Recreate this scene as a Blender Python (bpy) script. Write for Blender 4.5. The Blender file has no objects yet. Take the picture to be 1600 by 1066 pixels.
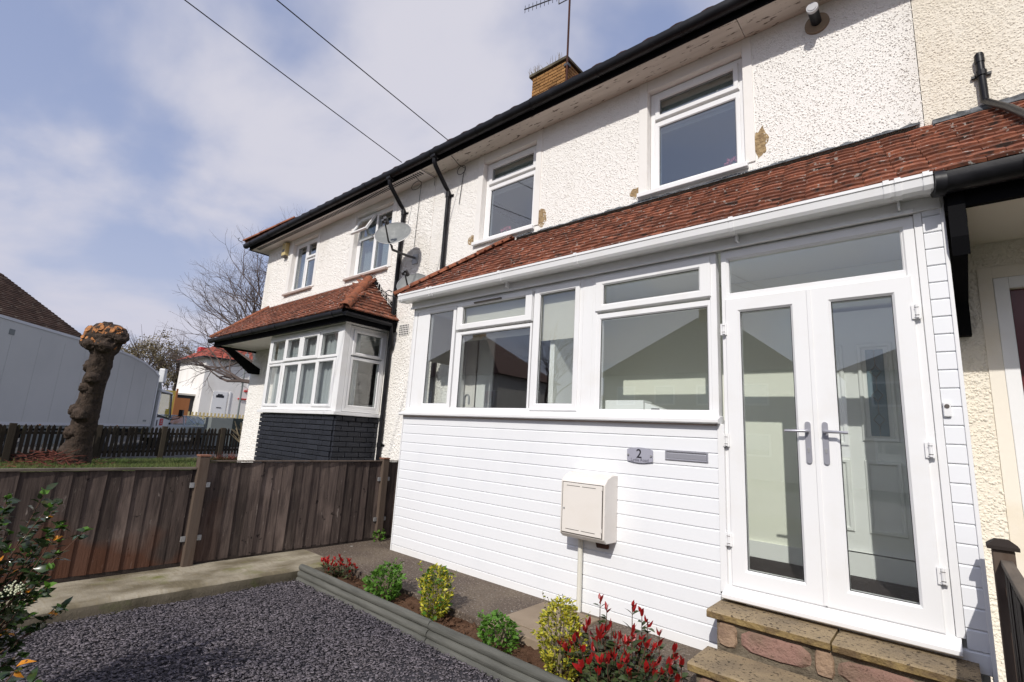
import bpy, bmesh, math, random
import numpy as np
from mathutils import Vector, Matrix, Euler
R = math.radians
rnd = random.Random(7)
SC = bpy.context.scene
COL = SC.collection

# ------------------------------------------------------------------ camera
cam_d = bpy.data.cameras.new('camera'); cam = bpy.data.objects.new('camera', cam_d); COL.objects.link(cam)
cam_d.sensor_width = 36.0; cam_d.lens = 36.0 * 771.93 / 1600.0
cam_d.clip_start = 0.05; cam_d.clip_end = 3000
CAMP = Vector((0, 0, 1.35))
right = Vector((0.75854309, 0.64915109, 0.05670316)); up = Vector((0.0799808, -0.17911151, 0.98057235)); fwd = Vector((-0.6466958, 0.73927122, 0.18778342))
m = Matrix((right, up, -fwd)).transposed().to_4x4(); m.translation = CAMP
cam.matrix_world = m
SC.camera = cam

# ------------------------------------------------------------------ world and sun
SUN = Vector((0.285, -0.92, 0.77)).normalized()
sun_el = math.asin(SUN.z); sun_az = math.atan2(SUN.x, SUN.y)
w = bpy.data.worlds.new('World'); SC.world = w; w.use_nodes = True
nt = w.node_tree; nt.nodes.clear()
def nn(t, **k):
    n = nt.nodes.new(t)
    for a, b in k.items(): setattr(n, a, b)
    return n
sky = nn('ShaderNodeTexSky', sky_type='NISHITA'); sky.sun_disc = False
sky.sun_elevation = sun_el; sky.sun_rotation = sun_az
sky.air_density = 1.1; sky.dust_density = 1.6; sky.ozone_density = 2.2
tc = nn('ShaderNodeTexCoord'); sep = nn('ShaderNodeSeparateXYZ'); nt.links.new(tc.outputs['Generated'], sep.inputs[0])
def wm(op, a, b=None, c=None):
    n = nn('ShaderNodeMath', operation=op)
    for i, v in enumerate((a, b, c)):
        if v is None: continue
        if isinstance(v, (int, float)): n.inputs[i].default_value = v
        else: nt.links.new(v, n.inputs[i])
    return n.outputs[0]
den = wm('ADD', wm('MAXIMUM', sep.outputs[2], 0.0), 0.22)
comb = nn('ShaderNodeCombineXYZ')
nt.links.new(wm('DIVIDE', sep.outputs[0], den), comb.inputs[0]); nt.links.new(wm('DIVIDE', sep.outputs[1], den), comb.inputs[1])
mp = nn('ShaderNodeMapping'); mp.inputs['Location'].default_value = (14.72, 8.56, 0); mp.inputs['Rotation'].default_value = (0, 0, R(20)); mp.inputs['Scale'].default_value = (1.0, 1.25, 1)
nt.links.new(comb.outputs[0], mp.inputs[0])
nz = nn('ShaderNodeTexNoise'); nz.inputs['Scale'].default_value = 1.3; nz.inputs['Detail'].default_value = 6; nz.inputs['Roughness'].default_value = 0.48; nz.inputs['Distortion'].default_value = 0.25
nt.links.new(mp.outputs[0], nz.inputs['Vector'])
cr = nn('ShaderNodeValToRGB'); cr.color_ramp.elements[0].position = 0.41; cr.color_ramp.elements[0].color = (0, 0, 0, 1)
cr.color_ramp.elements[1].position = 0.62; cr.color_ramp.elements[1].color = (1, 1, 1, 1); cr.color_ramp.interpolation = 'EASE'
nt.links.new(nz.outputs[0], cr.inputs[0])
skm = nn('ShaderNodeVectorMath', operation='SCALE'); nt.links.new(sky.outputs[0], skm.inputs[0]); skm.inputs['Scale'].default_value = 0.125
# thin veil of high haze over the blue, then the clouds
veil = nn('ShaderNodeMixRGB'); veil.inputs[0].default_value = 0.50; veil.inputs[2].default_value = (0.44, 0.51, 0.80, 1)
nt.links.new(skm.outputs[0], veil.inputs[1])
cl = nn('ShaderNodeMixRGB'); cl.inputs[2].default_value = (0.76, 0.74, 0.80, 1)
nt.links.new(wm('MULTIPLY', cr.outputs[0], 0.85), cl.inputs[0]); nt.links.new(veil.outputs[0], cl.inputs[1])
hz = nn('ShaderNodeMixRGB'); hz.inputs[2].default_value = (0.57, 0.57, 0.70, 1)
nt.links.new(wm('MULTIPLY', wm('POWER', wm('SUBTRACT', 1.0, wm('MINIMUM', wm('MAXIMUM', sep.outputs[2], 0.0), 1.0)), 3.0), 0.8), hz.inputs[0]); nt.links.new(cl.outputs[0], hz.inputs[1])
bg = nn('ShaderNodeBackground'); nt.links.new(hz.outputs[0], bg.inputs[0]); bg.inputs[1].default_value = 0.98
out = nn('ShaderNodeOutputWorld'); nt.links.new(bg.outputs[0], out.inputs[0])

sd = bpy.data.lights.new('sun', 'SUN'); sd.energy = 3.5; sd.angle = R(0.53); sd.color = (1.0, 0.955, 0.89)
so = bpy.data.objects.new('sun', sd); COL.objects.link(so); so.rotation_euler = SUN.to_track_quat('Z', 'Y').to_euler(); so.location = SUN * 30
SC.view_settings.view_transform = 'Standard'; SC.view_settings.look = 'None'; SC.view_settings.gamma = 1; SC.view_settings.exposure = 0.0
SC.view_settings.use_curve_mapping = False
SC.cycles.max_bounces = 10; SC.cycles.transparent_max_bounces = 24

# ------------------------------------------------------------------ materials
def material(name, col, rough=0.6, metal=0.0, spec=0.5, bumps=(), vary=None, island=0, objrand=0, spots=(), coat=0, trans=None):
    """bumps: (kind, scale, strength, distance); vary: (scale, colour2, lo, hi); spots: list of (scale, lo, hi, colour)"""
    M = bpy.data.materials.new(name); M.use_nodes = True; t = M.node_tree; t.nodes.clear()
    N = lambda k: t.nodes.new(k); L = t.links.new
    o = N('ShaderNodeOutputMaterial'); b = N('ShaderNodeBsdfPrincipled'); L(b.outputs[0], o.inputs[0])
    b.inputs['Roughness'].default_value = rough; b.inputs['Metallic'].default_value = metal; b.inputs['Specular IOR Level'].default_value = spec
    if coat: b.inputs['Coat Weight'].default_value = coat; b.inputs['Coat Roughness'].default_value = .08
    geo = N('ShaderNodeNewGeometry'); pos = geo.outputs['Position']
    rgb = N('ShaderNodeRGB'); rgb.outputs[0].default_value = (*col, 1); cur = rgb.outputs[0]
    def noise(scale, detail=5, rough_=.55, vec=None):
        n = N('ShaderNodeTexNoise'); n.inputs['Scale'].default_value = 1.0; n.inputs['Detail'].default_value = detail; n.inputs['Roughness'].default_value = rough_
        mpn = N('ShaderNodeMapping'); mpn.inputs['Scale'].default_value = scale if isinstance(scale, tuple) else (scale,) * 3
        L(vec or pos, mpn.inputs[0]); L(mpn.outputs[0], n.inputs['Vector']); return n.outputs[0]
    def ramp(v, lo, hi):
        r = N('ShaderNodeMapRange'); r.inputs[1].default_value = lo; r.inputs[2].default_value = hi; L(v, r.inputs[0]); return r.outputs[0]
    def mix(f, a, c):
        x = N('ShaderNodeMixRGB'); L(f, x.inputs[0]); L(a, x.inputs[1])
        if isinstance(c, tuple): x.inputs[2].default_value = (*c, 1)
        else: L(c, x.inputs[2])
        return x.outputs[0]
    for v in ([vary] if vary and not isinstance(vary, list) else (vary or [])):
        cur = mix(ramp(noise(v[0]), v[2], v[3]), cur, v[1])
    if island or objrand:
        if island: rv = geo.outputs['Random Per Island']; amt = island
        else: rv = N('ShaderNodeObjectInfo').outputs['Random']; amt = objrand
        h = N('ShaderNodeHueSaturation'); r = N('ShaderNodeMapRange'); r.inputs[3].default_value = 1 - amt; r.inputs[4].default_value = 1 + amt
        L(rv, r.inputs[0]); L(r.outputs[0], h.inputs['Value']); L(cur, h.inputs['Color']); cur = h.outputs[0]
    for s in spots:
        cur = mix(ramp(noise(s[0], 4, .6), s[1], s[2]), cur, s[3])
    L(cur, b.inputs['Base Color'])
    last = None
    for kind, sc, st, dist in bumps:
        if kind == 'n': hgt = noise(sc, 6, .6)
        else:
            vr = N('ShaderNodeTexVoronoi'); vr.feature = 'F1' if kind == 'v' else 'SMOOTH_F1'; vr.inputs['Scale'].default_value = sc
            L(pos, vr.inputs['Vector']); mm = N('ShaderNodeMath'); mm.operation = 'SUBTRACT'; mm.inputs[0].default_value = 1; L(vr.outputs['Distance'], mm.inputs[1]); hgt = mm.outputs[0]
        bp = N('ShaderNodeBump'); bp.inputs['Strength'].default_value = st; bp.inputs['Distance'].default_value = dist; L(hgt, bp.inputs['Height'])
        if last: L(last, bp.inputs['Normal'])
        last = bp.outputs[0]
    if last: L(last, b.inputs['Normal'])
    if trans:
        tr = N('ShaderNodeBsdfTranslucent'); L(cur, tr.inputs[0]); ms = N('ShaderNodeMixShader'); ms.inputs[0].default_value = trans
        L(b.outputs[0], ms.inputs[1]); L(tr.outputs[0], ms.inputs[2]); L(ms.outputs[0], o.inputs[0])
    return M
def glass_mat(name, tint, refl=1.0):
    M = bpy.data.materials.new(name); M.use_nodes = True; t = M.node_tree; t.nodes.clear(); N = t.nodes.new; L = t.links.new
    o = N('ShaderNodeOutputMaterial'); tr = N('ShaderNodeBsdfTransparent'); tr.inputs[0].default_value = (*tint, 1)
    gl = N('ShaderNodeBsdfGlossy'); gl.inputs['Roughness'].default_value = 0.005; gl.inputs[0].default_value = (1, 1, 1, 1)
    ge = N('ShaderNodeNewGeometry'); dt = N('ShaderNodeVectorMath'); dt.operation = 'DOT_PRODUCT'; L(ge.outputs['Normal'], dt.inputs[0]); L(ge.outputs['Incoming'], dt.inputs[1])
    def m2(op, a, b_=None, c=None):
        n = N('ShaderNodeMath'); n.operation = op
        for i, v in enumerate((a, b_, c)):
            if v is None: continue
            if isinstance(v, (int, float)): n.inputs[i].default_value = v
            else: L(v, n.inputs[i])
        return n
    # Schlick reflectance, the same from both sides of the pane
    mu = m2('MULTIPLY_ADD', m2('POWER', m2('SUBTRACT', 1.0, m2('ABSOLUTE', dt.outputs['Value']).outputs[0]).outputs[0], 4.0).outputs[0], .95, .055 * refl); mu.use_clamp = True; mx = N('ShaderNodeMixShader'); L(mu.outputs[0], mx.inputs[0]); L(tr.outputs[0], mx.inputs[1]); L(gl.outputs[0], mx.inputs[2]); L(mx.outputs[0], o.inputs[0])
    return M
M = {}
M['dash'] = material('white_pebbledash', (.84, .815, .78), .85, spec=.2, bumps=(('n', 18, .3, .02), ('n', 90, .45, .008)), vary=[((1.2, 1, .5), (.70, .665, .61), .5, .8)], spots=((4, .70, .85, (.66, .62, .55)),))
M['cream_dash'] = material('cream_textured_render', (.80, .75, .655), .85, spec=.2, bumps=(('n', 14, .35, .03), ('n', 60, .5, .012)), vary=[((1.2, 1, .5), (.74, .67, .56), .5, .85)])
M['cream_smooth'] = material('cream_paint', (.80, .745, .65), .6, bumps=(('n', 30, .15, .01),), vary=(2, (.72, .62, .46), .5, .8))
M['white_smooth'] = material('white_painted_plaster', (.80, .775, .74), .6, bumps=(('n', 40, .15, .006),), vary=(3, (.72, .69, .64), .5, .8))
M['upvc'] = material('white_upvc', (.82, .82, .82), .28, spec=.45, vary=(4, (.78, .765, .74), .52, .85))
M['clad'] = material('white_cladding', (.81, .82, .838), .42, spec=.35, bumps=(('n', (10, 10, 240), .10, .003),), vary=((3, 3, 1.2), (.75, .765, .79), .5, .9))
M['soffit'] = material('weathered_white_soffit', (.66, .61, .55), .7, bumps=(('n', (3, 60, 60), .25, .006),), vary=((1.5, 14, 8), (.52, .47, .41), .45, .8), spots=(((7, 30, 20), .60, .64, (.14, .11, .085)),))
M['white_soffit'] = material('white_soffit_board', (.74, .70, .67), .5, vary=(2, (.66, .62, .58), .5, .8))
M['black'] = material('black_plastic', (.007, .007, .009), .42, spec=.28, vary=(6, (.022, .022, .026), .5, .8), bumps=(('n', 14, .12, .01),))
M['black_wood'] = material('black_painted_timber', (.006, .006, .007), .75, spec=.06, bumps=(('n', (50, 8, 50), .2, .006),))
M['brown_trim'] = material('tan_window_sill', (.42, .33, .29), .7, bumps=(('n', 30, .2, .006),))
M['tile'] = material('red_clay_tile', (.212, .078, .046), .85, spec=.25, objrand=.42, bumps=(('n', 60, .4, .006),),
    vary=[(7, (.17, .06, .038), .42, .72), (30, (.36, .14, .07), .52, .8)], spots=((13, .52, .66, (.050, .034, .028)), (22, .635, .66, (.46, .43, .39))))
M['tile_i'] = material('red_clay_tile_rows', (.212, .078, .046), .85, spec=.25, island=.38, bumps=(('n', 60, .4, .006),),
    vary=[(7, (.17, .06, .038), .42, .72)], spots=((13, .52, .66, (.050, .034, .028)), (22, .635, .66, (.46, .43, .39))))
M['ridge'] = material('orange_hip_tile', (.27, .095, .05), .85, spec=.25, objrand=.15, bumps=(('n', 40, .4, .01),), vary=(12, (.17, .065, .04), .42, .72), spots=((22, .57, .66, (.075, .055, .04)),))
M['main_tile'] = material('dark_roof_tile', (.085, .035, .026), .85, spec=.2, objrand=.2, vary=(5, (.05, .03, .025), .4, .7))
M['brown_tile'] = material('brown_roof_tile', (.055, .033, .024), .9, spec=.15, island=.35, spots=((5, .60, .66, (.16, .13, .10)),))
M['lead'] = material('grey_lead_flashing', (.13, .14, .155), .55, spec=.4, vary=(14, (.045, .05, .055), .42, .6), bumps=(('n', 30, .6, .02),))
M['brick'] = material('yellow_stock_brick', (.33, .175, .065), .9, spec=.2, objrand=.30, bumps=(('n', 60, .6, .01),), vary=[(18, (.22, .11, .045), .45, .7)], spots=((9, .62, .72, (.07, .045, .035)),))
M['mortar'] = material('pale_mortar', (.36, .28, .18), .95, spec=.1, bumps=(('n', 60, .5, .01),))
M['black_brick'] = material('black_painted_brick', (.022, .024, .032), .5, spec=.35, objrand=.18, bumps=(('n', 45, .5, .01),))
M['slate'] = material('plum_slate_chips', (.132, .116, .126), .6, spec=.3, island=.5, bumps=(('n', 90, .5, .004),), vary=(1.3, (.095, .085, .10), .4, .7), spots=((70, .68, .71, (.19, .19, .20)),))
M['slate_base'] = material('slate_bed', (.03, .027, .034), .8, bumps=(('n', 60, .8, .02),))
M['path'] = material('dark_aggregate_concrete', (.115, .088, .070), .9, spec=.2, bumps=(('n', 40, .7, .015), ('v', 110, .5, .006)), vary=[(1.8, (.17, .135, .10), .45, .7)], spots=((55, .575, .62, (.27, .23, .19)), (48, .60, .64, (.055, .045, .04)), (10, .68, .71, (.42, .40, .36))))
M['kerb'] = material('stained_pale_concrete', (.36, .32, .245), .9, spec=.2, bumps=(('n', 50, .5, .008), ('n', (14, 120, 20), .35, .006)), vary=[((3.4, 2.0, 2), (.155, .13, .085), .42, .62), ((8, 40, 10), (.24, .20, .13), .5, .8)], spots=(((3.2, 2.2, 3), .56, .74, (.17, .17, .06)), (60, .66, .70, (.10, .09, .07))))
M['kerbface'] = material('dark_concrete', (.13, .11, .08), .9, spec=.2, bumps=(('n', 50, .6, .01),), vary=[((3, 3, 2), (.07, .06, .04), .45, .62)], spots=(((5, 3, 3), .58, .70, (.08, .085, .035)),))  # upright kerb face and chimney cap, coloured darker than the kerb top
M['slab'] = material('tan_concrete_slab', (.30, .235, .17), .9, spec=.2, bumps=(('n', 70, .4, .006),), vary=(3, (.22, .17, .12), .4, .7))
M['soil'] = material('brown_soil', (.085, .046, .028), .95, spec=.1, bumps=(('n', 60, .9, .02),), vary=(9, (.14, .08, .05), .45, .75), island=.3)
M['log'] = material('grey_stained_log', (.125, .124, .108), .7, spec=.25, bumps=(('n', (5, 70, 70), .6, .01),), vary=((3, 26, 26), (.080, .080, .070), .42, .70), objrand=.1, spots=(((9, 24, 24), .735, .76, (.40, .12, .05)),))
M['step'] = material('yellow_grey_step_slab', (.36, .275, .17), .92, spec=.2, bumps=(('n', 60, .9, .012), ('v', 130, .6, .006)), vary=[(3.5, (.25, .195, .13), .42, .62)], spots=((45, .57, .63, (.085, .065, .045)),))
M['step_edge'] = material('ochre_step_edge', (.30, .215, .095), .92, spec=.2, bumps=(('n', 50, .9, .015),), vary=(14, (.16, .11, .06), .45, .65))
M['stone'] = material('pink_red_stone', (.31, .185, .15), .9, spec=.2, objrand=.2, bumps=(('n', 30, .9, .02), ('n', 90, .5, .006)), vary=[(7, (.24, .16, .12), .42, .65)], spots=((60, .62, .68, (.13, .08, .06)),))
M['stone2'] = material('tan_stone', (.36, .25, .17), .9, spec=.2, bumps=(('n', 30, .9, .02),), vary=[(9, (.25, .17, .12), .42, .65)])
M['grout'] = material('sandy_grout', (.20, .165, .12), .95, spec=.1, bumps=(('n', 40, 1, .02),), vary=(10, (.11, .09, .065), .45, .65))
M['fence'] = material('weathered_fence_board', (.090, .067, .057), .85, spec=.2, objrand=.38, bumps=(('n', (60, 60, 5), .7, .008), ('n', (8, 8, 120), .3, .003)), vary=[((40, 40, 3.2), (.045, .034, .030), .40, .68), ((5, 5, 2.0), (.165, .125, .105), .50, .80)], spots=((11, .655, .70, (.022, .017, .015)), ((26, 26, 6), .66, .74, (.24, .20, .175))))
# damp reddish foot of the left fence panel
def damp(Mt):
    t = Mt.node_tree; N = t.nodes.new; L = t.links.new; b = [n for n in t.nodes if n.type == 'BSDF_PRINCIPLED'][0]; src = b.inputs['Base Color'].links[0].from_socket
    g_ = N('ShaderNodeNewGeometry'); sp = N('ShaderNodeSeparateXYZ'); L(g_.outputs['Position'], sp.inputs[0]); n_ = N('ShaderNodeTexNoise'); n_.inputs['Scale'].default_value = 2.2; L(g_.outputs['Position'], n_.inputs['Vector'])
    a = N('ShaderNodeMath'); a.operation = 'MULTIPLY_ADD'; a.inputs[1].default_value = 1.5; a.inputs[2].default_value = -.45; L(n_.outputs[0], a.inputs[0]); d_ = N('ShaderNodeMath'); d_.operation = 'SUBTRACT'; L(a.outputs[0], d_.inputs[0]); L(sp.outputs[2], d_.inputs[1])
    r = N('ShaderNodeMapRange'); r.inputs[1].default_value = -.12; r.inputs[2].default_value = .12; r.inputs[4].default_value = .75; L(d_.outputs[0], r.inputs[0])
    y1 = N('ShaderNodeMapRange'); y1.inputs[1].default_value = 2.1; y1.inputs[2].default_value = 1.5; L(sp.outputs[1], y1.inputs[0]); m_ = N('ShaderNodeMath'); m_.operation = 'MULTIPLY'; L(r.outputs[0], m_.inputs[0]); L(y1.outputs[0], m_.inputs[1])
    x = N('ShaderNodeMixRGB'); L(m_.outputs[0], x.inputs[0]); L(src, x.inputs[1]); x.inputs[2].default_value = (.105, .042, .022, 1); L(x.outputs[0], b.inputs['Base Color'])
damp(M['fence'])
M['fence_low'] = material('damp_red_board_foot', (.10, .045, .025), .85, spec=.2, objrand=.25, bumps=(('n', (60, 60, 5), .5, .006),))
M['post'] = material('brown_fence_post', (.11, .082, .064), .85, spec=.2, bumps=(('n', (50, 50, 5), .4, .006),), vary=((20, 20, 2), (.09, .062, .045), .45, .7))
M['post_cap'] = material('reddish_post_cap', (.22, .105, .07), .85, spec=.2)
M['dark_fence'] = material('dark_stained_fence', (.032, .024, .020), .8, spec=.25, objrand=.2, bumps=(('n', (50, 50, 4), .5, .008),))
M['rail_top'] = material('grey_weathered_rail', (.16, .13, .10), .85, bumps=(('n', (50, 6, 50), .5, .006),), vary=((20, 3, 20), (.08, .065, .05), .42, .7))
M['picket'] = material('old_dark_picket', (.045, .036, .026), .85, spec=.2, objrand=.3, bumps=(('n', (30, 30, 5), .5, .01),), spots=((3, .62, .75, (.09, .085, .04)),))
M['picket_edge'] = material('mossy_picket', (.10, .095, .045), .9)
M['metal'] = material('brushed_metal', (.40, .40, .44), .38, metal=.45)
M['galv'] = material('galvanised_bracket', (.38, .38, .38), .5, metal=.5)
M['box'] = material('cream_meter_box', (.78, .735, .68), .38, spec=.4, vary=(4, (.73, .68, .61), .5, .8))
M['box_dark'] = material('dark_slot', (.10, .085, .075), .7)
M['pipe_w'] = material('off_white_pipe', (.70, .68, .60), .45)
M['plate'] = material('satin_grey_plate', (.36, .36, .42), .42, metal=0)
M['print'] = material('black_print', (.01, .01, .015), .6)
M['grey_print'] = material('grey_print', (.13, .13, .16), .6)
M['dish'] = material('grey_translucent_dish', (.23, .24, .235), .6, trans=.12, vary=(12, (.30, .31, .30), .5, .7))
M['dark_metal'] = material('dark_bracket_metal', (.075, .075, .08), .5, metal=.4)
M['glass'] = glass_mat('window_glass', (.972, .988, .980), 1.9)
M['glass_dark'] = glass_mat('dark_window_glass', (.80, .84, .85), 2.9)
M['inner'] = material('pale_green_cream_wall', (.86, .87, .76), .7)
M['inner_white'] = material('white_interior_paint', (.86, .87, .85), .4)
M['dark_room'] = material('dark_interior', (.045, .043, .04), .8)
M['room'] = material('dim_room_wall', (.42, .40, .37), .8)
M['floor_in'] = material('dark_mat', (.03, .02, .018), .9, bumps=(('n', 90, .8, .01),))
M['blind'] = material('cream_roller_blind', (.72, .70, .62), .8, trans=.25)
M['curtain'] = material('pale_net_curtain', (.62, .66, .68), .8, trans=.3)
M['pink'] = material('pink_petals', (.70, .20, .27), .6, objrand=.3)
M['render_bare'] = material('exposed_tan_render', (.42, .30, .16), .95, bumps=(('n', 30, 1, .03),), vary=(20, (.28, .19, .10), .4, .65))
M['grass'] = material('lawn_grass', (.075, .12, .022), .8, island=.4, vary=(2, (.13, .135, .04), .4, .7))
M['lawn'] = material('lawn_soil', (.06, .075, .022), .95, bumps=(('n', 30, .8, .04),), vary=(1.5, (.10, .09, .04), .4, .7))
M['ground'] = material('garden_ground', (.07, .065, .045), .95, bumps=(('n', 20, .8, .04),), vary=(.4, (.05, .065, .025), .4, .7))
M['road'] = material('asphalt', (.05, .05, .052), .85, bumps=(('n', 80, .4, .01),), vary=(.8, (.065, .063, .06), .4, .7))
M['bark'] = material('rough_grey_bark', (.085, .062, .048), .95, spec=.15, bumps=(('n', 9, .9, .06), ('n', (34, 34, 8), 1.0, .035)), vary=[(9, (.055, .042, .034), .42, .62)], spots=((14, .66, .7, (.16, .13, .10)),))
M['cutwood'] = material('orange_cut_wood', (.46, .19, .06), .85, bumps=(('n', 30, .9, .02),), vary=(16, (.15, .07, .03), .42, .65))
M['twig'] = material('grey_brown_twig', (.115, .09, .08), .9, spec=.1)
M['pale_twig'] = material('pale_stem', (.22, .18, .12), .9, spec=.1)
M['stem'] = material('reddish_stem', (.10, .05, .03), .8)
M['redleaf'] = material('scarlet_leaf', (.36, .016, .016), .38, spec=.5, objrand=.35, trans=.25)
M['greenleaf'] = material('olive_green_leaf', (.055, .085, .028), .38, spec=.5, objrand=.35, trans=.2, vary=(30, (.10, .07, .035), .5, .75))
M['brightleaf'] = material('fresh_green_leaf', (.095, .21, .025), .5, spec=.4, objrand=.3, island=.3, trans=.3)
M['yellowleaf'] = material('yellow_variegated_leaf', (.56, .50, .05), .45, spec=.45, objrand=.35, island=.35, trans=.25, vary=(60, (.16, .23, .03), .48, .62))
M['darkleaf'] = material('glossy_dark_leaf', (.028, .052, .016), .22, spec=.6, objrand=.4, island=.4, trans=.12, vary=(20, (.055, .04, .02), .5, .75))
M['orangeleaf'] = material('orange_yellow_leaf', (.62, .24, .015), .4, objrand=.3, trans=.3, spots=((70, .62, .66, (.10, .03, .02)),))
M['deadred'] = material('dry_red_brush', (.13, .035, .022), .9, island=.4)
M['blossom'] = material('creamy_blossom', (.60, .62, .42), .7)
M['bush'] = material('budding_tree_leaf', (.20, .165, .095), .8, island=.45, trans=.2)
M['truck'] = material('grey_white_truck_panel', (.60, .60, .57), .45, spec=.4, vary=((.6, .6, .6), (.55, .555, .53), .4, .7), spots=(((6, 6, 80), .70, .74, (.40, .42, .44)),))
M['truck_white'] = material('white_cab_paint', (.66, .67, .68), .35, coat=.4)
M['rubber'] = material('black_rubber', (.015, .015, .015), .8)
M['red'] = material('red_paint', (.55, .02, .02), .45)
M['silver'] = material('silver_car_paint', (.42, .46, .48), .3, metal=.5, coat=.6)
M['redroof'] = material('far_red_roof_tile', (.40, .10, .07), .85, spec=.2, island=.3, vary=(.9, (.30, .08, .055), .4, .7))
M['orange_board'] = material('orange_timber_board', (.36, .14, .05), .85, objrand=.2)
M['yellow_board'] = material('ochre_hedge_panel', (.42, .34, .08), .85)
M['green_dark'] = material('dark_green_paint', (.018, .028, .024), .5)
M['grey_box'] = material('grey_painted_metal', (.20, .22, .21), .5)
M['maroon'] = material('maroon_door_paint', (.10, .012, .014), .3, coat=.3)
M['alarm_y'] = material('yellowed_alarm_box', (.62, .50, .24), .45)
M['opp'] = material('pale_house_render', (.55, .53, .48), .85, bumps=(('n', 15, .4, .03),))
M['opp_roof'] = material('opposite_roof_tile', (.09, .045, .035), .9)
M['wire'] = material('black_cable', (.01, .01, .01), .7)
M['lightgrey'] = material('light_grey_plastic', (.45, .45, .47), .5)

# ------------------------------------------------------------------ mesh helpers
WP = {}
def reg(o, wloc): WP[o.name] = Vector(wloc)
class MB:
    def __init__(s): s.v = []; s.f = []; s.m = []
    def add(s, vs, fs, mi=0):
        b = len(s.v); s.v += [tuple(x) for x in vs]; s.f += [tuple(b + i for i in f) for f in fs]; s.m += [mi] * len(fs); return s
    def box(s, x0, x1, y0, y1, z0, z1, mi=0, T=None):
        vs = [(x, y, z) for z in (z0, z1) for x, y in ((x0, y0), (x1, y0), (x1, y1), (x0, y1))]
        if T: vs = [T @ Vector(v) for v in vs]
        return s.add(vs, [(0, 3, 2, 1), (4, 5, 6, 7), (0, 1, 5, 4), (1, 2, 6, 5), (2, 3, 7, 6), (3, 0, 4, 7)], mi)
    def tube(s, pts, rad, n=8, mi=0, cap=True):
        pts = [Vector(p) for p in pts]; rad = rad if isinstance(rad, (list, tuple)) else [rad] * len(pts)
        b = len(s.v); prev = None
        for i, p in enumerate(pts):
            d = (pts[min(i + 1, len(pts) - 1)] - pts[max(i - 1, 0)]).normalized()
            if prev is None:
                a = d.cross(Vector((0, 0, 1))); a = a if a.length > .05 else d.cross(Vector((1, 0, 0)))
            else: a = prev - d * prev.dot(d)
            a.normalize(); prev = a; c = d.cross(a)
            for k in range(n):
                t = 2 * math.pi * k / n; s.v.append(tuple(p + (a * math.cos(t) + c * math.sin(t)) * rad[i]))
        for i in range(len(pts) - 1):
            for k in range(n):
                q = (k + 1) % n; s.f.append((b + i * n + k, b + i * n + q, b + (i + 1) * n + q, b + (i + 1) * n + k)); s.m.append(mi)
        if cap:
            s.f.append(tuple(b + k for k in range(n))[::-1]); s.f.append(tuple(b + (len(pts) - 1) * n + k for k in range(n))); s.m += [mi, mi]
        return s
    def prism(s, poly, a, b2, axis='x', mi=0):
        """poly: list of 2d points; extruded along axis from a to b2"""
        def P(u, v, t): return {'x': (t, u, v), 'y': (u, t, v), 'z': (u, v, t)}[axis]
        n = len(poly); vs = [P(u, v, a) for u, v in poly] + [P(u, v, b2) for u, v in poly]
        fs = [tuple(range(n))[::-1], tuple(range(n, 2 * n))] + [(i, (i + 1) % n, n + (i + 1) % n, n + i) for i in range(n)]
        return s.add(vs, fs, mi)
    def ring(s, c, g, y0, y1, ch=.006, gl=.012):
        """mitred rectangular frame: outer c=(x0,x1,z0,z1), opening g, face at y0 back at y1, chamfer to glass bead"""
        def R4(r, y): return [(r[0], y, r[2]), (r[1], y, r[2]), (r[1], y, r[3]), (r[0], y, r[3])]
        def ins(r, d): return (r[0] + d, r[1] - d, r[2] + d, r[3] - d)
        loops = [R4(c, y1), R4(c, y0 + ch), R4(ins(c, ch), y0), R4(ins(g, -gl), y0), R4(g, y0 + gl), R4(g, y1)]
        b = len(s.v)
        for l in loops: s.v += l
        k = len(loops)
        for i in range(k):
            j = (i + 1) % k
            for e in range(4):
                q = (e + 1) % 4; s.f.append((b + i * 4 + e, b + i * 4 + q, b + j * 4 + q, b + j * 4 + e)); s.m.append(0)
        return s
    def mesh(s, name, mats, smooth=False):
        me = bpy.data.meshes.new(name); me.from_pydata(s.v, [], s.f)
        for mt in (mats if isinstance(mats, (list, tuple)) else [mats]): me.materials.append(mt)
        if any(s.m): me.polygons.foreach_set('material_index', s.m)
        bm = bmesh.new(); bm.from_mesh(me); bmesh.ops.recalc_face_normals(bm, faces=bm.faces); bm.to_mesh(me); bm.free()
        if smooth: me.polygons.foreach_set('use_smooth', [True] * len(me.polygons))
        return me
    def build(s, name, mats, parent=None, loc=None, rot=None, bevel=0, smooth=False, kind=None, sharp=True):
        """vertices in world coordinates unless loc is given; then local with loc relative to the parent"""
        if loc is None and parent is not None:
            w0 = WP[parent.name]; s.v = [(a - w0.x, b - w0.y, c - w0.z) for a, b, c in s.v]
        me = s.mesh(name, mats, smooth)
        o = bpy.data.objects.new(name, me); COL.objects.link(o)
        if parent is not None: o.parent = parent
        if loc is not None: o.location = loc
        if rot: o.rotation_euler = rot
        if loc is None: WP[o.name] = WP[parent.name].copy() if parent is not None else Vector((0, 0, 0))
        if bevel:
            bv = o.modifiers.new('bevel', 'BEVEL'); bv.width = bevel; bv.segments = 2; bv.limit_method = 'ANGLE'; bv.angle_limit = R(40)
        if smooth and sharp:
            bpy_smooth(o)
        if kind: o['kind'] = kind
        return o
def bpy_smooth(o):
    me = o.data; 
    try: me.set_sharp_from_angle(angle=R(40))
    except Exception: pass
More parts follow.
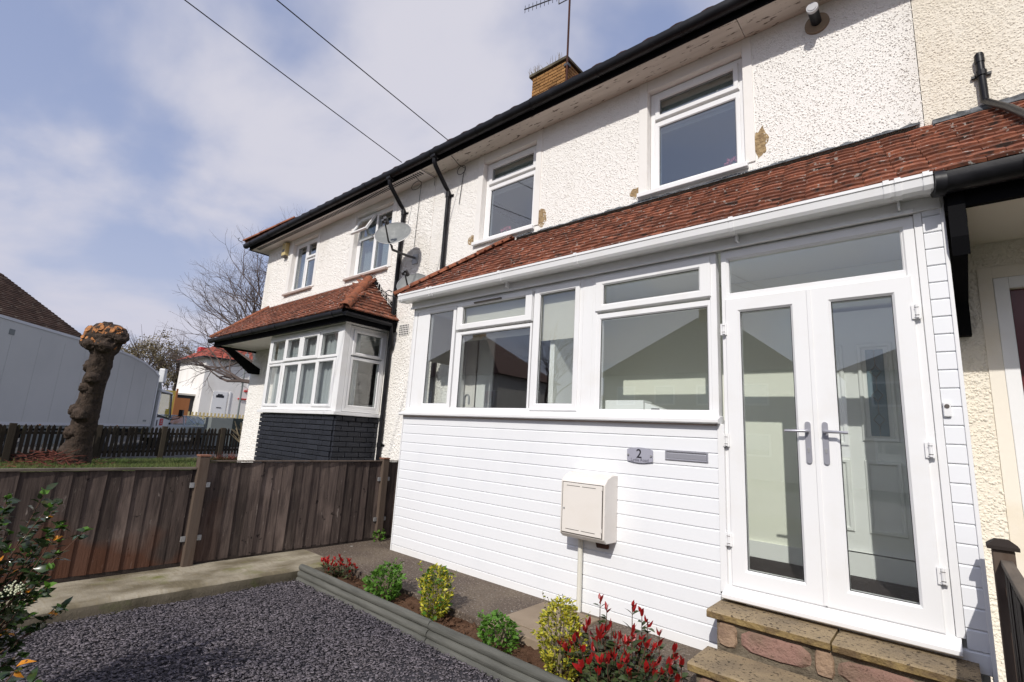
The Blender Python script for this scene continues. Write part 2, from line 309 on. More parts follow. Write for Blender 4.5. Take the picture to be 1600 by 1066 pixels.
def inst(me, name, parent, wloc, rot=None, scale=None, local=False):
    o = bpy.data.objects.new(name, me); COL.objects.link(o); o.parent = parent
    o.location = Vector(wloc) if local else Vector(wloc) - WP[parent.name]
    if rot is not None: o.rotation_euler = rot
    if scale is not None: o.scale = scale
    return o
def thing(name, label, cat, loc=(0, 0, 0), rz=0, group=None):
    o = bpy.data.objects.new(name, None); COL.objects.link(o); o.empty_display_size = .2; o.location = loc; o.rotation_euler = (0, 0, rz)
    o['label'] = label; o['category'] = cat; WP[o.name] = Vector(loc)
    if group: o['group'] = group
    return o
def struct(o): o['kind'] = 'structure'; return o
def dist_cam(p): return (Vector(p) - CAMP).length
def inview(p):
    q = Vector(p) - CAMP; z = q.dot(fwd)
    if z < .1: return False
    return abs(q.dot(right) / z) < 1.08 and abs(q.dot(up) / z) < .73

def wall_mb(mb, x0, x1, z0, z1, yf, yb, holes):
    xs = sorted({x0, x1, *[h[0] for h in holes], *[h[1] for h in holes]}); zs = sorted({z0, z1, *[h[2] for h in holes], *[h[3] for h in holes]})
    for i in range(len(xs) - 1):
        for j in range(len(zs) - 1):
            cx, cz = (xs[i] + xs[i + 1]) / 2, (zs[j] + zs[j + 1]) / 2
            if any(h[0] < cx < h[1] and h[2] < cz < h[3] for h in holes): continue
            for y in (yf, yb): mb.add([(xs[i], y, zs[j]), (xs[i + 1], y, zs[j]), (xs[i + 1], y, zs[j + 1]), (xs[i], y, zs[j + 1])], [(0, 1, 2, 3)])
    for h in list(holes) + [(x0, x1, z0, z1)]:
        a, b, c, d = h
        for p, q in (((a, c), (b, c)), ((b, c), (b, d)), ((b, d), (a, d)), ((a, d), (a, c))):
            mb.add([(p[0], yf, p[1]), (q[0], yf, q[1]), (q[0], yb, q[1]), (p[0], yb, p[1])], [(0, 1, 2, 3)])
    return mb

def window(parent, loc, rz, W, H, cells, name='window', frame=.05, depth=.07, gmat='glass', label=None):
    """cells: (cx0,cx1,cz0,cz1, gx0,gx1,gz0,gz1, opening) in local coordinates x 0..W, z 0..H; y into the wall.
       frame and mullions are the window mesh; every opening light is a sash child, each glazing a pane child"""
    mb = MB(); mb.ring((0, W, 0, H), (frame, W - frame, frame, H - frame), 0, depth, .004, .006)
    # mullions: fill between cells with a back plate ring around each cell
    for c in cells:
        mb.ring((c[0], c[1], c[2], c[3]), (min(c[4], c[0] + .03) if c[8] else c[4], max(c[5], c[1] - .03) if c[8] else c[5], min(c[6], c[2] + .03) if c[8] else c[6], max(c[7], c[3] - .03) if c[8] else c[7]), .004, depth - .004, .003, .01)
    wl = WP[parent.name]
    fr = mb.build(name, M['upvc'], parent, loc=Vector(loc) - wl, rot=(0, 0, rz))
    if label: fr['label'] = label
    for c in cells:
        if c[8]:
            MB().ring((c[0] + .004, c[1] - .004, c[2] + .004, c[3] - .004), c[4:8], -.014, .03, .005, .012).build('sash', M['upvc'], fr, loc=(0, 0, 0))
        MB().box(c[4] - .004, c[5] + .004, .022, .026, c[6] - .004, c[7] + .004).build('pane', M[gmat], fr, loc=(0, 0, 0))
        # rubber gasket line round the glass
        g = c[4:8]; gk = MB()
        e = .0035; yq = (.006 if not c[8] else -.001) + .010
        gk.box(g[0], g[1], yq, yq + .004, g[2], g[2] + e); gk.box(g[0], g[1], yq, yq + .004, g[3] - e, g[3]); gk.box(g[0], g[0] + e, yq, yq + .004, g[2] + e, g[3] - e); gk.box(g[1] - e, g[1], yq, yq + .004, g[2] + e, g[3] - e)
        gk.build('gasket', M['print'], fr, loc=(0, 0, 0))
    return fr

# ------------------------------------------------------------------ terrain
def ss(a, b, x):
    t = min(1, max(0, (x - a) / (b - a))); return t * t * (3 - 2 * t)
def gz(x, y):
    s = -x * .81 + y * .585
    if x > -5.42 and y > -6: return -.16
    z = -.02
    z = z + (.06) * ss(6, 14, -x) * ss(3, 9, y)
    z = z * (1 - ss(18.5, 19.6, -x)) + (-.3) * ss(18.5, 19.6, -x)
    if y < -6: z = -.2
    z += 1.65 * ss(27, 45, s)
    return z
xs = sorted(set([-600, -300, -150, -100, -80, -70, -60] + [-55 + i * .75 for i in range(100)] + [-5.43, -5.41] + [22, 40, 80, 200, 400])); ys = sorted(set([-400, -200, -100, -60, -40, -30, -20, -15, -10, -6.1, -5.9] + [-5 + i * 1.0 for i in range(45)] + [50, 80, 150, 300, 600]))
g = MB(); g.v = [(x, y, gz(x, y)) for y in ys for x in xs]; nx = len(xs)
for j in range(len(ys) - 1):
    for i in range(nx - 1):
        cx, cy = (xs[i] + xs[i + 1]) / 2, (ys[j] + ys[j + 1]) / 2
        s_ = -cx * .81 + cy * .585
        mi = 0
        if -18.6 < cx < -5.4 and -6 < cy < 14: mi = 1
        elif -36 < cx <= -18.6 and s_ < 34: mi = 2
        elif cy < -6: mi = 2 if cy > -14 else 0
        g.f.append((j * nx + i, j * nx + i + 1, (j + 1) * nx + i + 1, (j + 1) * nx + i)); g.m.append(mi)
struct(g.build('ground', [M['ground'], M['lawn'], M['road']], smooth=True, sharp=False))

# lawn grass beyond the board fence: many blades in one object
def blades(n, region, h, matn, name, label, cat):
    rs = np.random.RandomState(5); xy = np.array([region(rs) for _ in range(n)]); V = np.zeros((n, 3, 3)); a = rs.rand(n) * 6.283; hh = h * (.5 + rs.rand(n)); wd = .004 + .004 * rs.rand(n)
    zz = np.array([gz(p[0], p[1]) for p in xy])
    V[:, 0] = np.c_[xy[:, 0] - np.cos(a) * wd, xy[:, 1] - np.sin(a) * wd, zz - .01]; V[:, 1] = np.c_[xy[:, 0] + np.cos(a) * wd, xy[:, 1] + np.sin(a) * wd, zz - .01]
    V[:, 2] = np.c_[xy[:, 0] + rs.randn(n) * hh * .4, xy[:, 1] + rs.randn(n) * hh * .4, zz + hh]
    me = bpy.data.meshes.new(name); me.vertices.add(n * 3); me.vertices.foreach_set('co', V.ravel()); me.loops.add(n * 3); me.loops.foreach_set('vertex_index', np.arange(n * 3)); me.polygons.add(n); me.polygons.foreach_set('loop_start', np.arange(n) * 3)
    me.update(); me.validate(); me.materials.append(M[matn]); o = bpy.data.objects.new(name, me); COL.objects.link(o); o['kind'] = 'stuff'; o['label'] = label; o['category'] = cat
    return o
def lawnreg(rs):
    while True:
        x = -8 - rs.rand() ** .8 * 11; y = 1 + rs.rand() * 8
        if y < -.55 * x - 1.2 + 2 : return (x, y)
blades(60000, lawnreg, .07, 'grass', 'lawn_grass', 'green lawn grass between the picket fence and the board fence', 'grass')

# ------------------------------------------------------------------ slate driveway, kerb, path, bed
def slate():
    rs = np.random.RandomState(3); n = 80000
    x = -4.77 + rs.rand(n) * 4.92; y = -.2 + rs.rand(n) * 2.76; z = -.104 + .014 * np.sin(x * 2.1) * np.cos(y * 1.7) + rs.rand(n) * .016
    k = 5; L = .0055 + .0115 * rs.rand(n) ** 1.8; W = L * (.35 + .5 * rs.rand(n)); th = .0012 + .002 * rs.rand(n)
    az = rs.rand(n) * 6.283; tilt = rs.randn(n) * .17; tdir = rs.rand(n) * 6.283
    V = np.zeros((n, 2 * k, 3))
    for i in range(k):
        a = 2 * np.pi * i / k + rs.randn(n) * .32; px = np.cos(a) * L; py = np.sin(a) * W
        X = px * np.cos(az) - py * np.sin(az); Y = px * np.sin(az) + py * np.cos(az); Z = (X * np.cos(tdir) + Y * np.sin(tdir)) * np.sin(tilt)
        V[:, i] = np.c_[x + X, y + Y, z + Z]; V[:, i + k] = np.c_[x + X, y + Y, z + Z + th]
    base = (np.arange(n) * 2 * k)[:, None]
    top = base + np.arange(k, 2 * k)[None]; sides = np.stack([np.stack([base[:, 0] + i, base[:, 0] + (i + 1) % k, base[:, 0] + k + (i + 1) % k, base[:, 0] + k + i], 1) for i in range(k)], 1).reshape(n, -1)
    loops = np.concatenate([top, sides], 1).ravel()
    cnt = np.tile(np.array([k] + [4] * k), n); st = np.r_[0, np.cumsum(cnt)[:-1]]
    me = bpy.data.meshes.new('slate_chippings'); me.vertices.add(n * 2 * k); me.vertices.foreach_set('co', V.ravel()); me.loops.add(len(loops)); me.loops.foreach_set('vertex_index', loops); me.polygons.add(len(cnt)); me.polygons.foreach_set('loop_start', st)
    me.update(); me.validate(); me.materials.append(M['slate']); o = bpy.data.objects.new('slate_chippings', me); COL.objects.link(o)
    o['kind'] = 'stuff'; o['label'] = 'plum grey slate chippings covering the front garden'; o['category'] = 'gravel'
slate()
b = MB(); nxg, nyg = 24, 16
b.v = [(-4.77 + i * 5.0 / nxg, -3 + j * 5.56 / nyg, -.106) for j in range(nyg + 1) for i in range(nxg + 1)]
for j in range(nyg):
    for i in range(nxg): b.f.append((j * (nxg + 1) + i, j * (nxg + 1) + i + 1, (j + 1) * (nxg + 1) + i + 1, (j + 1) * (nxg + 1) + i)); b.m.append(0)
struct(b.build('driveway', M['slate_base']))
# kerb: wide pale concrete strip beside the fence, slightly ragged arris
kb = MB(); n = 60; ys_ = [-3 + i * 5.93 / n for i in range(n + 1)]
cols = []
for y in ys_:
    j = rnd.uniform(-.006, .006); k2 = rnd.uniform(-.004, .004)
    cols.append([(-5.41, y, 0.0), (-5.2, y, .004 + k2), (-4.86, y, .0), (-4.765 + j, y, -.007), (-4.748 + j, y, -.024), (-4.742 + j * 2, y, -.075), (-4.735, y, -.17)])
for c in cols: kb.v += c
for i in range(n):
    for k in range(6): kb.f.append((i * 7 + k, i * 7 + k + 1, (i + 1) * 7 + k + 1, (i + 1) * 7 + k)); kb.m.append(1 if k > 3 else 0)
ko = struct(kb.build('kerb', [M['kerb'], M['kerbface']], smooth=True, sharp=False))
# path in front of the porch and round its left side
pb = MB(); pb.box(-5.41, .12, 2.93, 4.6, -.16, -.002); struct(pb.build('path', M['path'], bevel=.006))
pb = MB(); pb.box(-4.6, -4.40, 2.935, 4.59, -.1, .002)
mh = thing('concrete_slab', 'square tan concrete inspection slab set in the path', 'slab', (-2.35, 3.24, 0))
MB().box(-2.62, -2.10, 2.9, 3.60, -.15, .018).build('surround', M['slab'], mh, bevel=.008)
MB().box(-2.56, -2.18, 3.02, 3.52, .019, .024).build('cover', M['slab'], mh, bevel=.003)
# soil bed with clods
sb = MB(); NX, NY = 150, 16
def soilz(x, y): return -.052 + .022 * math.sin(x * 7 + y * 9) * math.sin(y * 17 + x * 3) + rnd.uniform(-.010, .010)
sb.v = [(-4.73 + i * 3.63 / NX, 2.56 + j * .38 / NY, soilz(-4.73 + i * 3.63 / NX, 2.56 + j * .38 / NY)) for j in range(NY + 1) for i in range(NX + 1)]
for j in range(NY):
    for i in range(NX): sb.f.append((j * (NX + 1) + i, j * (NX + 1) + i + 1, (j + 1) * (NX + 1) + i + 1, (j + 1) * (NX + 1) + i)); sb.m.append(0)
struct(sb.build('flower_bed_soil', M['soil'], smooth=True, sharp=False))
cl_ = MB()
for _ in range(1100):
    x, y = rnd.uniform(-4.6, -1.15), rnd.uniform(2.57, 2.92); r = rnd.choice((.005, .007, .010, .016)) * rnd.uniform(.7, 1.3)
    vs = [Vector((x, y, -.048)) + Vector((a, b_, c)).normalized() * r * rnd.uniform(.7, 1.2) for a, b_, c in ((1, 0, 0), (-1, 0, 0), (0, 1, 0), (0, -1, 0), (0, 0, 1), (0, 0, -1))]
    cl_.add(vs, [(0, 2, 4), (2, 1, 4), (1, 3, 4), (3, 0, 4), (2, 0, 5), (1, 2, 5), (3, 1, 5), (0, 3, 5)])
o = cl_.build('soil_clods', M['soil'], kind='stuff'); o['label'] = 'loose brown clods of soil in the flower bed'; o['category'] = 'soil'

# log edging: two sections of three stacked half logs
def log_sec(x0, x1, dz, label):
    t = thing('log_edging', label, 'edging', (x0, 2.55, -.13), group='log roll edging along the flower bed')
    for k, (y, z, r) in enumerate(((2.572, .004, .031), (2.560, -.050, .031), (2.549, -.100, .031))):
        pts = []; nseg = 40
        for i in range(nseg + 1):
            f_ = i / nseg; pts.append((x0 + (x1 - x0) * f_, y + .002 * math.sin(f_ * 9 + k), z + dz))
        rr = [r * (.90 if i in (0, nseg) else rnd.uniform(.965, 1.03)) for i in range(nseg + 1)]
        MB().tube(pts, rr, 14).build('log', M['log'], t, smooth=True)
    return t
log_sec(-4.755, -2.86, .0, 'left run of grey log edging ending at the kerb')
log_sec(-2.855, -1.0, -.004, 'right run of grey log edging nearest the steps')

# ------------------------------------------------------------------ entrance steps
st = thing('entrance_steps', 'stone entrance steps with yellowed slabs below the french doors', 'steps', (-.6, 3.4, -.1))
def slab_mesh(x0, x1, y0, y1, z0, z1, parent, nm='tread'):
    b = MB(); nxs = int((x1 - x0) / .04); 
    def jit(a): return a + rnd.uniform(-.004, .004)
    front = [(x0 + (x1 - x0) * i / nxs) for i in range(nxs + 1)]
    for x in front:
        a = jit(y0); b.v += [(x, y1, z1), (x, a + .008, z1), (x, a, z1 - .008), (x, jit(y0) + .002, z0 + .006), (x, y0 + .012, z0), (x, y1, z0)]
    for i in range(nxs):
        for k in range(6): b.f.append((i * 6 + k, i * 6 + (k + 1) % 6, (i + 1) * 6 + (k + 1) % 6, (i + 1) * 6 + k)); b.m.append(1 if k in (2, 3) else 0)
    b.f.append((0, 1, 2, 3, 4, 5)); b.m.append(1); e = nxs * 6; b.f.append((e, e + 1, e + 2, e + 3, e + 4, e + 5)); b.m.append(1)
    return b.build(nm, [M['step'], M['step_edge']], parent)
slab_mesh(-1.215, -.555, 3.385, 3.695, .305, .352, st); slab_mesh(-.545, .045, 3.38, 3.695, .303, .350, st)
slab_mesh(-1.20, -.50, 3.03, 3.36, .105, .152, st); slab_mesh(-.49, .05, 3.03, 3.36, .105, .152, st)
MB().box(-1.165, .03, 3.425, 3.69, -.12, .304).build('mortar_core', M['grout'], st)
MB().box(-1.165, .03, 3.075, 3.42, -.12, .104).build('mortar_core', M['grout'], st)
def stone(x0, x1, z0, z1, yf, mt='stone'):
    b = MB(); nn_ = 10; pts = []
    cx, cz, hx, hz_ = (x0 + x1) / 2, (z0 + z1) / 2, (x1 - x0) / 2, (z1 - z0) / 2
    for i in range(14):
        a = 2 * math.pi * i / 14; c_, s_ = math.cos(a), math.sin(a)
        k = 1 / (abs(c_) ** 5 + abs(s_) ** 5) ** .2
        pts.append((cx + hx * c_ * k * rnd.uniform(.95, 1.03), cz + hz_ * s_ * k * rnd.uniform(.93, 1.04)))
    ctr = len(pts); b.v = [(u, yf + .022, v) for u, v in pts] + [(u, yf + .004, v) for u, v in pts] + [(cx + (u - cx) * .86, yf - .008 - rnd.uniform(0, .004), cz + (v - cz) * .84) for u, v in pts]
    for r_ in range(2):
        for i in range(14): b.f.append((r_ * 14 + i, r_ * 14 + (i + 1) % 14, (r_ + 1) * 14 + (i + 1) % 14, (r_ + 1) * 14 + i))
    b.f.append(tuple(range(28, 42))); b.m = [0] * len(b.f)
    return b.build('stone', M[mt], st)
for a in ((-1.16, -1.045, .155, .295, 3.42, 'stone2'), (-1.03, -.655, .16, .285, 3.42), (-.64, -.545, .15, .29, 3.42, 'stone2'), (-.53, -.17, .16, .275, 3.42), (-.155, .025, .16, .285, 3.42, 'stone2'),
          (-1.16, -.86, -.06, .10, 3.07), (-.845, -.56, -.06, .10, 3.07, 'stone2'), (-.55, -.2, -.06, .10, 3.07), (-.19, .02, -.06, .10, 3.07, 'stone2')): stone(*a)
for zr in (.16, .23):   # stones on the left return
    o_ = MB().box(-1.172, -1.16, 3.44, 3.66, zr, zr + .06).build('stone', M['stone2'], st, bevel=.006)

# ------------------------------------------------------------------ tiled lean-to roofs
tile_me = MB()
for ix in range(4):
    pass
def make_tile(mat):
    b = MB(); W_, L_, T_ = .162, .24, .019; n_ = 4
    for j in (0, 1):
        for i in range(n_ + 1):
            x = -W_ / 2 + W_ * i / n_; c_ = .005 * (1 - (2 * i / n_ - 1) ** 2)
            b.v += [(x, L_ * j, c_), (x, L_ * j, c_ - T_)]
    q = (n_ + 1) * 2
    for i in range(n_):
        a = 2 * i
        b.f += [(a, a + 2, q + a + 2, q + a), (a + 1, q + a + 1, q + a + 3, a + 3), (a, a + 1, a + 3, a + 2), (q + a, q + a + 2, q + a + 3, q + a + 1)]
    b.f += [(0, q, q + 1, 1), (2 * n_, 2 * n_ + 1, q + 2 * n_ + 1, q + 2 * n_)]; b.m = [0] * len(b.f)
    return b.mesh('roof_tile', mat)
TILE = make_tile(M['tile'])
tile_me_verts = [tuple(v.co) for v in TILE.vertices]; tile_faces = [tuple(p.vertices) for p in TILE.polygons]
def tiled(parent, origin, udir, vdir, rows, cols_fn, gauge=.10, limit=300, jitter=.0018, pitch_extra=R(8)):
    """origin: eave left point; udir along eave, vdir up slope (unit); cols_fn(row)->(u0,u1)"""
    u = Vector(udir).normalized(); v = Vector(vdir).normalized(); nrm = u.cross(v); 
    if nrm.z < 0: nrm = -nrm; 
    base = Matrix((u, v, u.cross(v) if u.cross(v).z > 0 else -u.cross(v))).transposed()
    items = []
    for r_ in range(rows):
        a, b_ = cols_fn(r_); k = 0; x = a - (.08 if r_ % 2 else 0)
        while x < b_ - .02:
            items.append((x + .0825, r_)); x += .165
    out_ = []
    for (x, r_) in items:
        a, b_ = cols_fn(r_)
        if x < a or x > b_: continue
        p = Vector(origin) + u * x + v * (r_ * gauge + rnd.uniform(-jitter, jitter)) + nrm * (.040 + rnd.uniform(0, .004))
        rot = base @ Euler((-pitch_extra + rnd.uniform(-.006, .006), rnd.uniform(-.010, .010), rnd.uniform(-.007, .007))).to_matrix()
        out_.append((dist_cam(p) + (0 if inview(p) else 100), p, rot))
    out_.sort(key=lambda t: t[0])
    for d_, p, rot in out_[:limit]:
        inst(TILE, 'roof_tile', parent, p, rot.to_euler())
    rest = out_[limit:]
    if rest:
        b = MB()
        for d_, p, rot in rest: b.add([p + rot @ Vector(c_) for c_ in tile_me_verts], tile_faces)
        b.build('roof_tiles', M['tile_i'], parent, kind='stuff')
def hip_tiles(parent, p0, p1, n_, rad=.085, matn='ridge'):
    p0, p1 = Vector(p0), Vector(p1); d = (p1 - p0); L_ = d.length; d.normalize(); seg = L_ / n_
    b = MB(); ns = 8
    for j in (0, 1):
        rr = rad * (1.0 if j == 0 else .9)
        for i in range(ns + 1):
            a = math.pi * i / ns; b.v += [(math.cos(a) * rr, (seg + .03) * j, math.sin(a) * rr * .8), (math.cos(a) * (rr - .012), (seg + .03) * j, math.sin(a) * (rr - .012) * .8)]
    q = (ns + 1) * 2
    for i in range(ns):
        a = 2 * i; b.f += [(a, a + 2, q + a + 2, q + a), (a + 1, q + a + 1, q + a + 3, a + 3), (a, a + 1, a + 3, a + 2)]
    b.m = [0] * len(b.f); me = b.mesh('hip_tile', M[matn], smooth=True)
    up_ = Vector((0, 0, 1)); x_ = d.cross(up_).normalized(); z_ = x_.cross(d); rot = Matrix((x_, d, z_)).transposed().to_euler()
    for i in range(n_): inst(me, 'hip_tile', parent, p0 + d * seg * i + z_ * (rnd.uniform(0, .006) - .01), rot)

# ================================================================== HOUSES
W0 = 4.6        # front wall plane
EZ = 5.36       # soffit height
GX = -4.87      # porch left end
def lumps(parent, matn, x0, x1, z0, z1, holes, dens, r0, r1, y=None, seed=1, flat=1.0):
    """the thrown pebbles of the render: thousands of small raised lumps on the wall face"""
    y = W0 if y is None else y
    rs = np.random.RandomState(seed); n = int((x1 - x0) * (z1 - z0) * dens); X = x0 + rs.rand(n) * (x1 - x0); Z = z0 + rs.rand(n) * (z1 - z0); k_ = np.ones(n, bool)
    for h in holes: k_ &= ~((X > h[0]) & (X < h[1]) & (Z > h[2]) & (Z < h[3]))
    X, Z = X[k_], Z[k_]; n = len(X); r = r0 + (r1 - r0) * rs.rand(n) ** 1.5; az = rs.rand(n) * 6.283; el = .55 + .45 * rs.rand(n); hgt = r * (.45 + .5 * rs.rand(n)) * flat
    V = np.zeros((n, 9, 3))
    for i in range(5):
        a = 2 * np.pi * i / 5 + rs.randn(n) * .2; px, pz = np.cos(a) * r, np.sin(a) * r * el
        V[:, i] = np.c_[X + px * np.cos(az) - pz * np.sin(az), np.full(n, y + .002), Z + px * np.sin(az) + pz * np.cos(az)]
    for i, a in enumerate((.3, 2.4, 4.4)):
        px, pz = np.cos(a) * r * .45, np.sin(a) * r * el * .45
        V[:, 5 + i] = np.c_[X + px * np.cos(az) - pz * np.sin(az), y - hgt * (.8 + .25 * rs.rand(n)), Z + px * np.sin(az) + pz * np.cos(az)]
    F = [(0, 1, 5), (1, 2, 6), (2, 3, 6), (3, 4, 7), (4, 0, 5), (1, 6, 5), (3, 7, 6), (4, 5, 7), (5, 6, 7)]
    V = V[:, :8]; L_ = (np.array(F)[None] + (np.arange(n) * 8)[:, None, None]).reshape(-1)
    w0 = WP[parent.name]; V = V - np.array([w0.x, w0.y, w0.z])
    me = bpy.data.meshes.new('render_pebbles'); me.vertices.add(n * 8); me.vertices.foreach_set('co', V.ravel()); me.loops.add(len(L_)); me.loops.foreach_set('vertex_index', L_); me.polygons.add(n * 9); me.polygons.foreach_set('loop_start', np.arange(n * 9) * 3)
    me.update(); me.validate(); me.polygons.foreach_set('use_smooth', [True] * len(me.polygons)); me.materials.append(M[matn]); o = bpy.data.objects.new('render_pebbles', me); COL.objects.link(o); o.parent = parent; o['kind'] = 'stuff'
def house_shell(t, x0, x1, holes, matn, leftend=False):
    wall_mb(MB(), x0, x1, -.3, EZ, W0, W0 + .24, holes).build('front_wall', M[matn], t)
    b = MB()
    if leftend: b.box(x0, x0 + .24, W0 + .241, 12, -.3, EZ)
    b.box(x0 + (.241 if leftend else 0), x1, 11.8, 12, -.3, EZ)
    b.build('rear_walls', M[matn], t)
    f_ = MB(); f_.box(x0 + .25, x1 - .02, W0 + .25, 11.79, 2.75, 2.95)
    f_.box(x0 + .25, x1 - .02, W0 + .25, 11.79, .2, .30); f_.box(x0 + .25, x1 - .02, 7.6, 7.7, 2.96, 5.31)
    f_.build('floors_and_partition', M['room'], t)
    MB().box(x0 + .25, x1 - .02, W0 + .25, 11.79, 5.32, 5.35).build('ceiling', M['inner_white'], t)

def gutter_black(t, x0, x1, y=4.20, z=5.43, r=.062, nm='gutter'):
    poly = [(y - r, z + .03)] + [(y + r * math.cos(a), z + r * math.sin(a)) for a in [math.pi + math.pi * i / 10 for i in range(11)]] + [(y + r, z + .03), (y + r - .006, z + .03)] + [(y + (r - .006) * math.cos(a), z + (r - .006) * math.sin(a)) for a in [2 * math.pi - math.pi * i / 10 for i in range(11)]] + [(y - r + .006, z + .03)]
    gt = MB().prism(poly, x0, x1, 'x').build(nm, M['black'], t, smooth=True)
    k = x0 + .35
    while k < x1:
        b = MB(); rr = r + .006
        poly2 = [(y + rr * math.cos(a), z + rr * math.sin(a)) for a in [math.pi * .96 + math.pi * 1.08 * i / 12 for i in range(13)]] + [(y + (rr - .008) * math.cos(a), z + (rr - .008) * math.sin(a)) for a in [math.pi * 2.04 - math.pi * 1.08 * i / 12 for i in range(13)]]
        b.prism(poly2, k, k + .022, 'x').build('gutter_bracket', M['black'], gt, smooth=True); k += .95
    return gt

def eaves(t, x0, x1, soffit_mat, vents=False, joint=None, left_hip=False):
    sx0 = x0 - (.32 if left_hip else 0)
    b = MB()
    xs_ = [sx0] + (joint or []) + [x1]
    for a, c in zip(xs_[:-1], xs_[1:]): MB().box(a, c - .006, 4.285, W0 - .002 if not left_hip else W0 - .002, EZ - .012, EZ + .01).build('soffit_board', M[soffit_mat], t)
    MB().box(sx0, x1 - .001, 4.262, 4.284, EZ - .03, EZ + .12).build('fascia', M['black_wood'], t)
    if left_hip:
        MB().box(sx0, x0 - .002, W0 - .001, 12.3, EZ - .012, EZ + .01).build('soffit_board', M[soffit_mat], t)
        MB().box(sx0 - .022, sx0 - .001, 4.262, 12.3, EZ - .03, EZ + .12).build('fascia', M['black_wood'], t)
    if vents:
        v = MB(); x = sx0 + .2
        while x < x1 - .1: v.box(x, x + .03, 4.33, 4.42, EZ - .016, EZ - .0125); x += .055
        o = v.build('soffit_vent_slots', M['print'], t); o['kind'] = 'stuff'
    gutter_black(t, sx0 - (.1 if left_hip else 0), x1 - .001)
def main_roof(t, x0, x1, hip_left=False):
    ye, ze = 4.17, 5.49; yr, zr = 8.3, 5.49 + (8.3 - 4.17) * .84
    e0 = x0 - (.42 if hip_left else 0); r0 = x0 + 3.6 if hip_left else x0
    b = MB(); b.add([(e0, ye, ze), (x1, ye, ze), (x1, yr, zr), (r0, yr, zr)], [(0, 1, 2, 3)]); b.add([(e0, 12.43, ze), (x1, 12.43, ze), (x1, yr, zr), (r0, yr, zr)], [(0, 3, 2, 1)])
    if hip_left: b.add([(e0, ye, ze), (e0, 12.43, ze), (r0, yr, zr)], [(0, 1, 2)])
    b.add([(e0, ye, ze - .03), (x1, ye, ze - .03), (x1, 12.43, ze - .03), (e0, 12.43, ze - .03)], [(0, 1, 2, 3)])
    rf = b.build('roof', M['main_tile'], t)
    # curved eave tiles in courses
    tb = MB(); n_ = 6; W_ = .30
    for j in (0, 1):
        for i in range(n_ + 1):
            x = W_ * i / n_; c_ = .030 * math.sin(math.pi * i / n_) ** 1.4; tb.v += [(x, .38 * j, c_), (x, .38 * j, c_ - .016)]
    q = (n_ + 1) * 2
    for i in range(n_): a = 2 * i; tb.f += [(a, a + 2, q + a + 2, q + a), (a + 1, q + a + 1, q + a + 3, a + 3), (a, a + 1, a + 3, a + 2)]
    tb.m = [0] * len(tb.f); me = tb.mesh('eave_tile', M['main_tile'], smooth=True)
    x = e0 + .02; ang = math.atan(.84)
    while x < x1 - .2:
        for r_ in range(3):
            yy = 4.16 + r_ * .34 * math.cos(ang); inst(me, 'eave_tile', t, (x + rnd.uniform(-.004, .004), yy, 5.455 + r_ * .34 * math.sin(ang)), (ang - .04, 0, rnd.uniform(-.01, .01)))
        x += .305
    return rf
def upper_window(t, x0, x1, z0, z1, cells, gm='glass_dark', sill='upvc', ext=.1, surround='white_smooth'):
    fr = window(t, (x0 + .004, W0 + .07, z0 + .004), 0, x1 - x0 - .008, z1 - z0 - .008, cells, gmat=gm)
    MB().box(x0 - ext, x1 + ext * .3, W0 - .055, W0 + .075, z0 - .05, z0 - .002).build('sill', M[sill], t, bevel=.006)
    return fr
def surround(t, x0, x1, z0, z1, wd=.10, mt='white_smooth'):
    MB().box(x0 - wd, x0 - .002, W0 - .014, W0 + .02, z0 - .002, EZ - .013).build('window_surround', M[mt], t, bevel=.004)
    MB().box(x1 + .002, x1 + wd * .9, W0 - .014, W0 + .02, z0 - .002, EZ - .013).build('window_surround', M[mt], t, bevel=.004)
    MB().box(x0 - .001, x1 + .001, W0 - .010, W0 + .02, z1 + .002, EZ - .013).build('window_head', M[mt], t, bevel=.004)

# ---------------- our house
H = thing('terraced_house', 'white pebbledash house with the projecting porch and two upstairs windows', 'house', (-2.9, 4.6, 0))
W1 = (-4.75, -3.78, 4.0, 5.22); W2 = (-2.21, -1.215, 4.0, 5.22)
house_shell(H, -5.83, .08, [W1, W2, (-4.60, -2.80, .45, 2.72), (-.80, .0, .45, 2.5)], 'dash')
for i, (a, b_, c, d) in enumerate((W1, W2)):
    Ww, Hh = b_ - a - .008, d - c - .008
    zc = .86
    fr = upper_window(H, a, b_, c, d, [(.05, Ww - .05, .05, zc - .01, .095, Ww - .095, .085, zc - .075, 0), (.05, Ww - .05, zc + .01, Hh - .045, .105, Ww - .105, zc + .07, Hh - .10, 1)])
    surround(H, a, b_, c, d)
    # roller blind half inside, flowers on the inner sill
    MB().box(a + .08, b_ - .08, W0 + .15, W0 + .153, d - .48, d - .02).build('blind', M['blind'], H)
    MB().box(a + .02, b_ - .02, W0 + .161, W0 + .30, c - .03, c + .055).build('inner_sill', M['inner_white'], H)
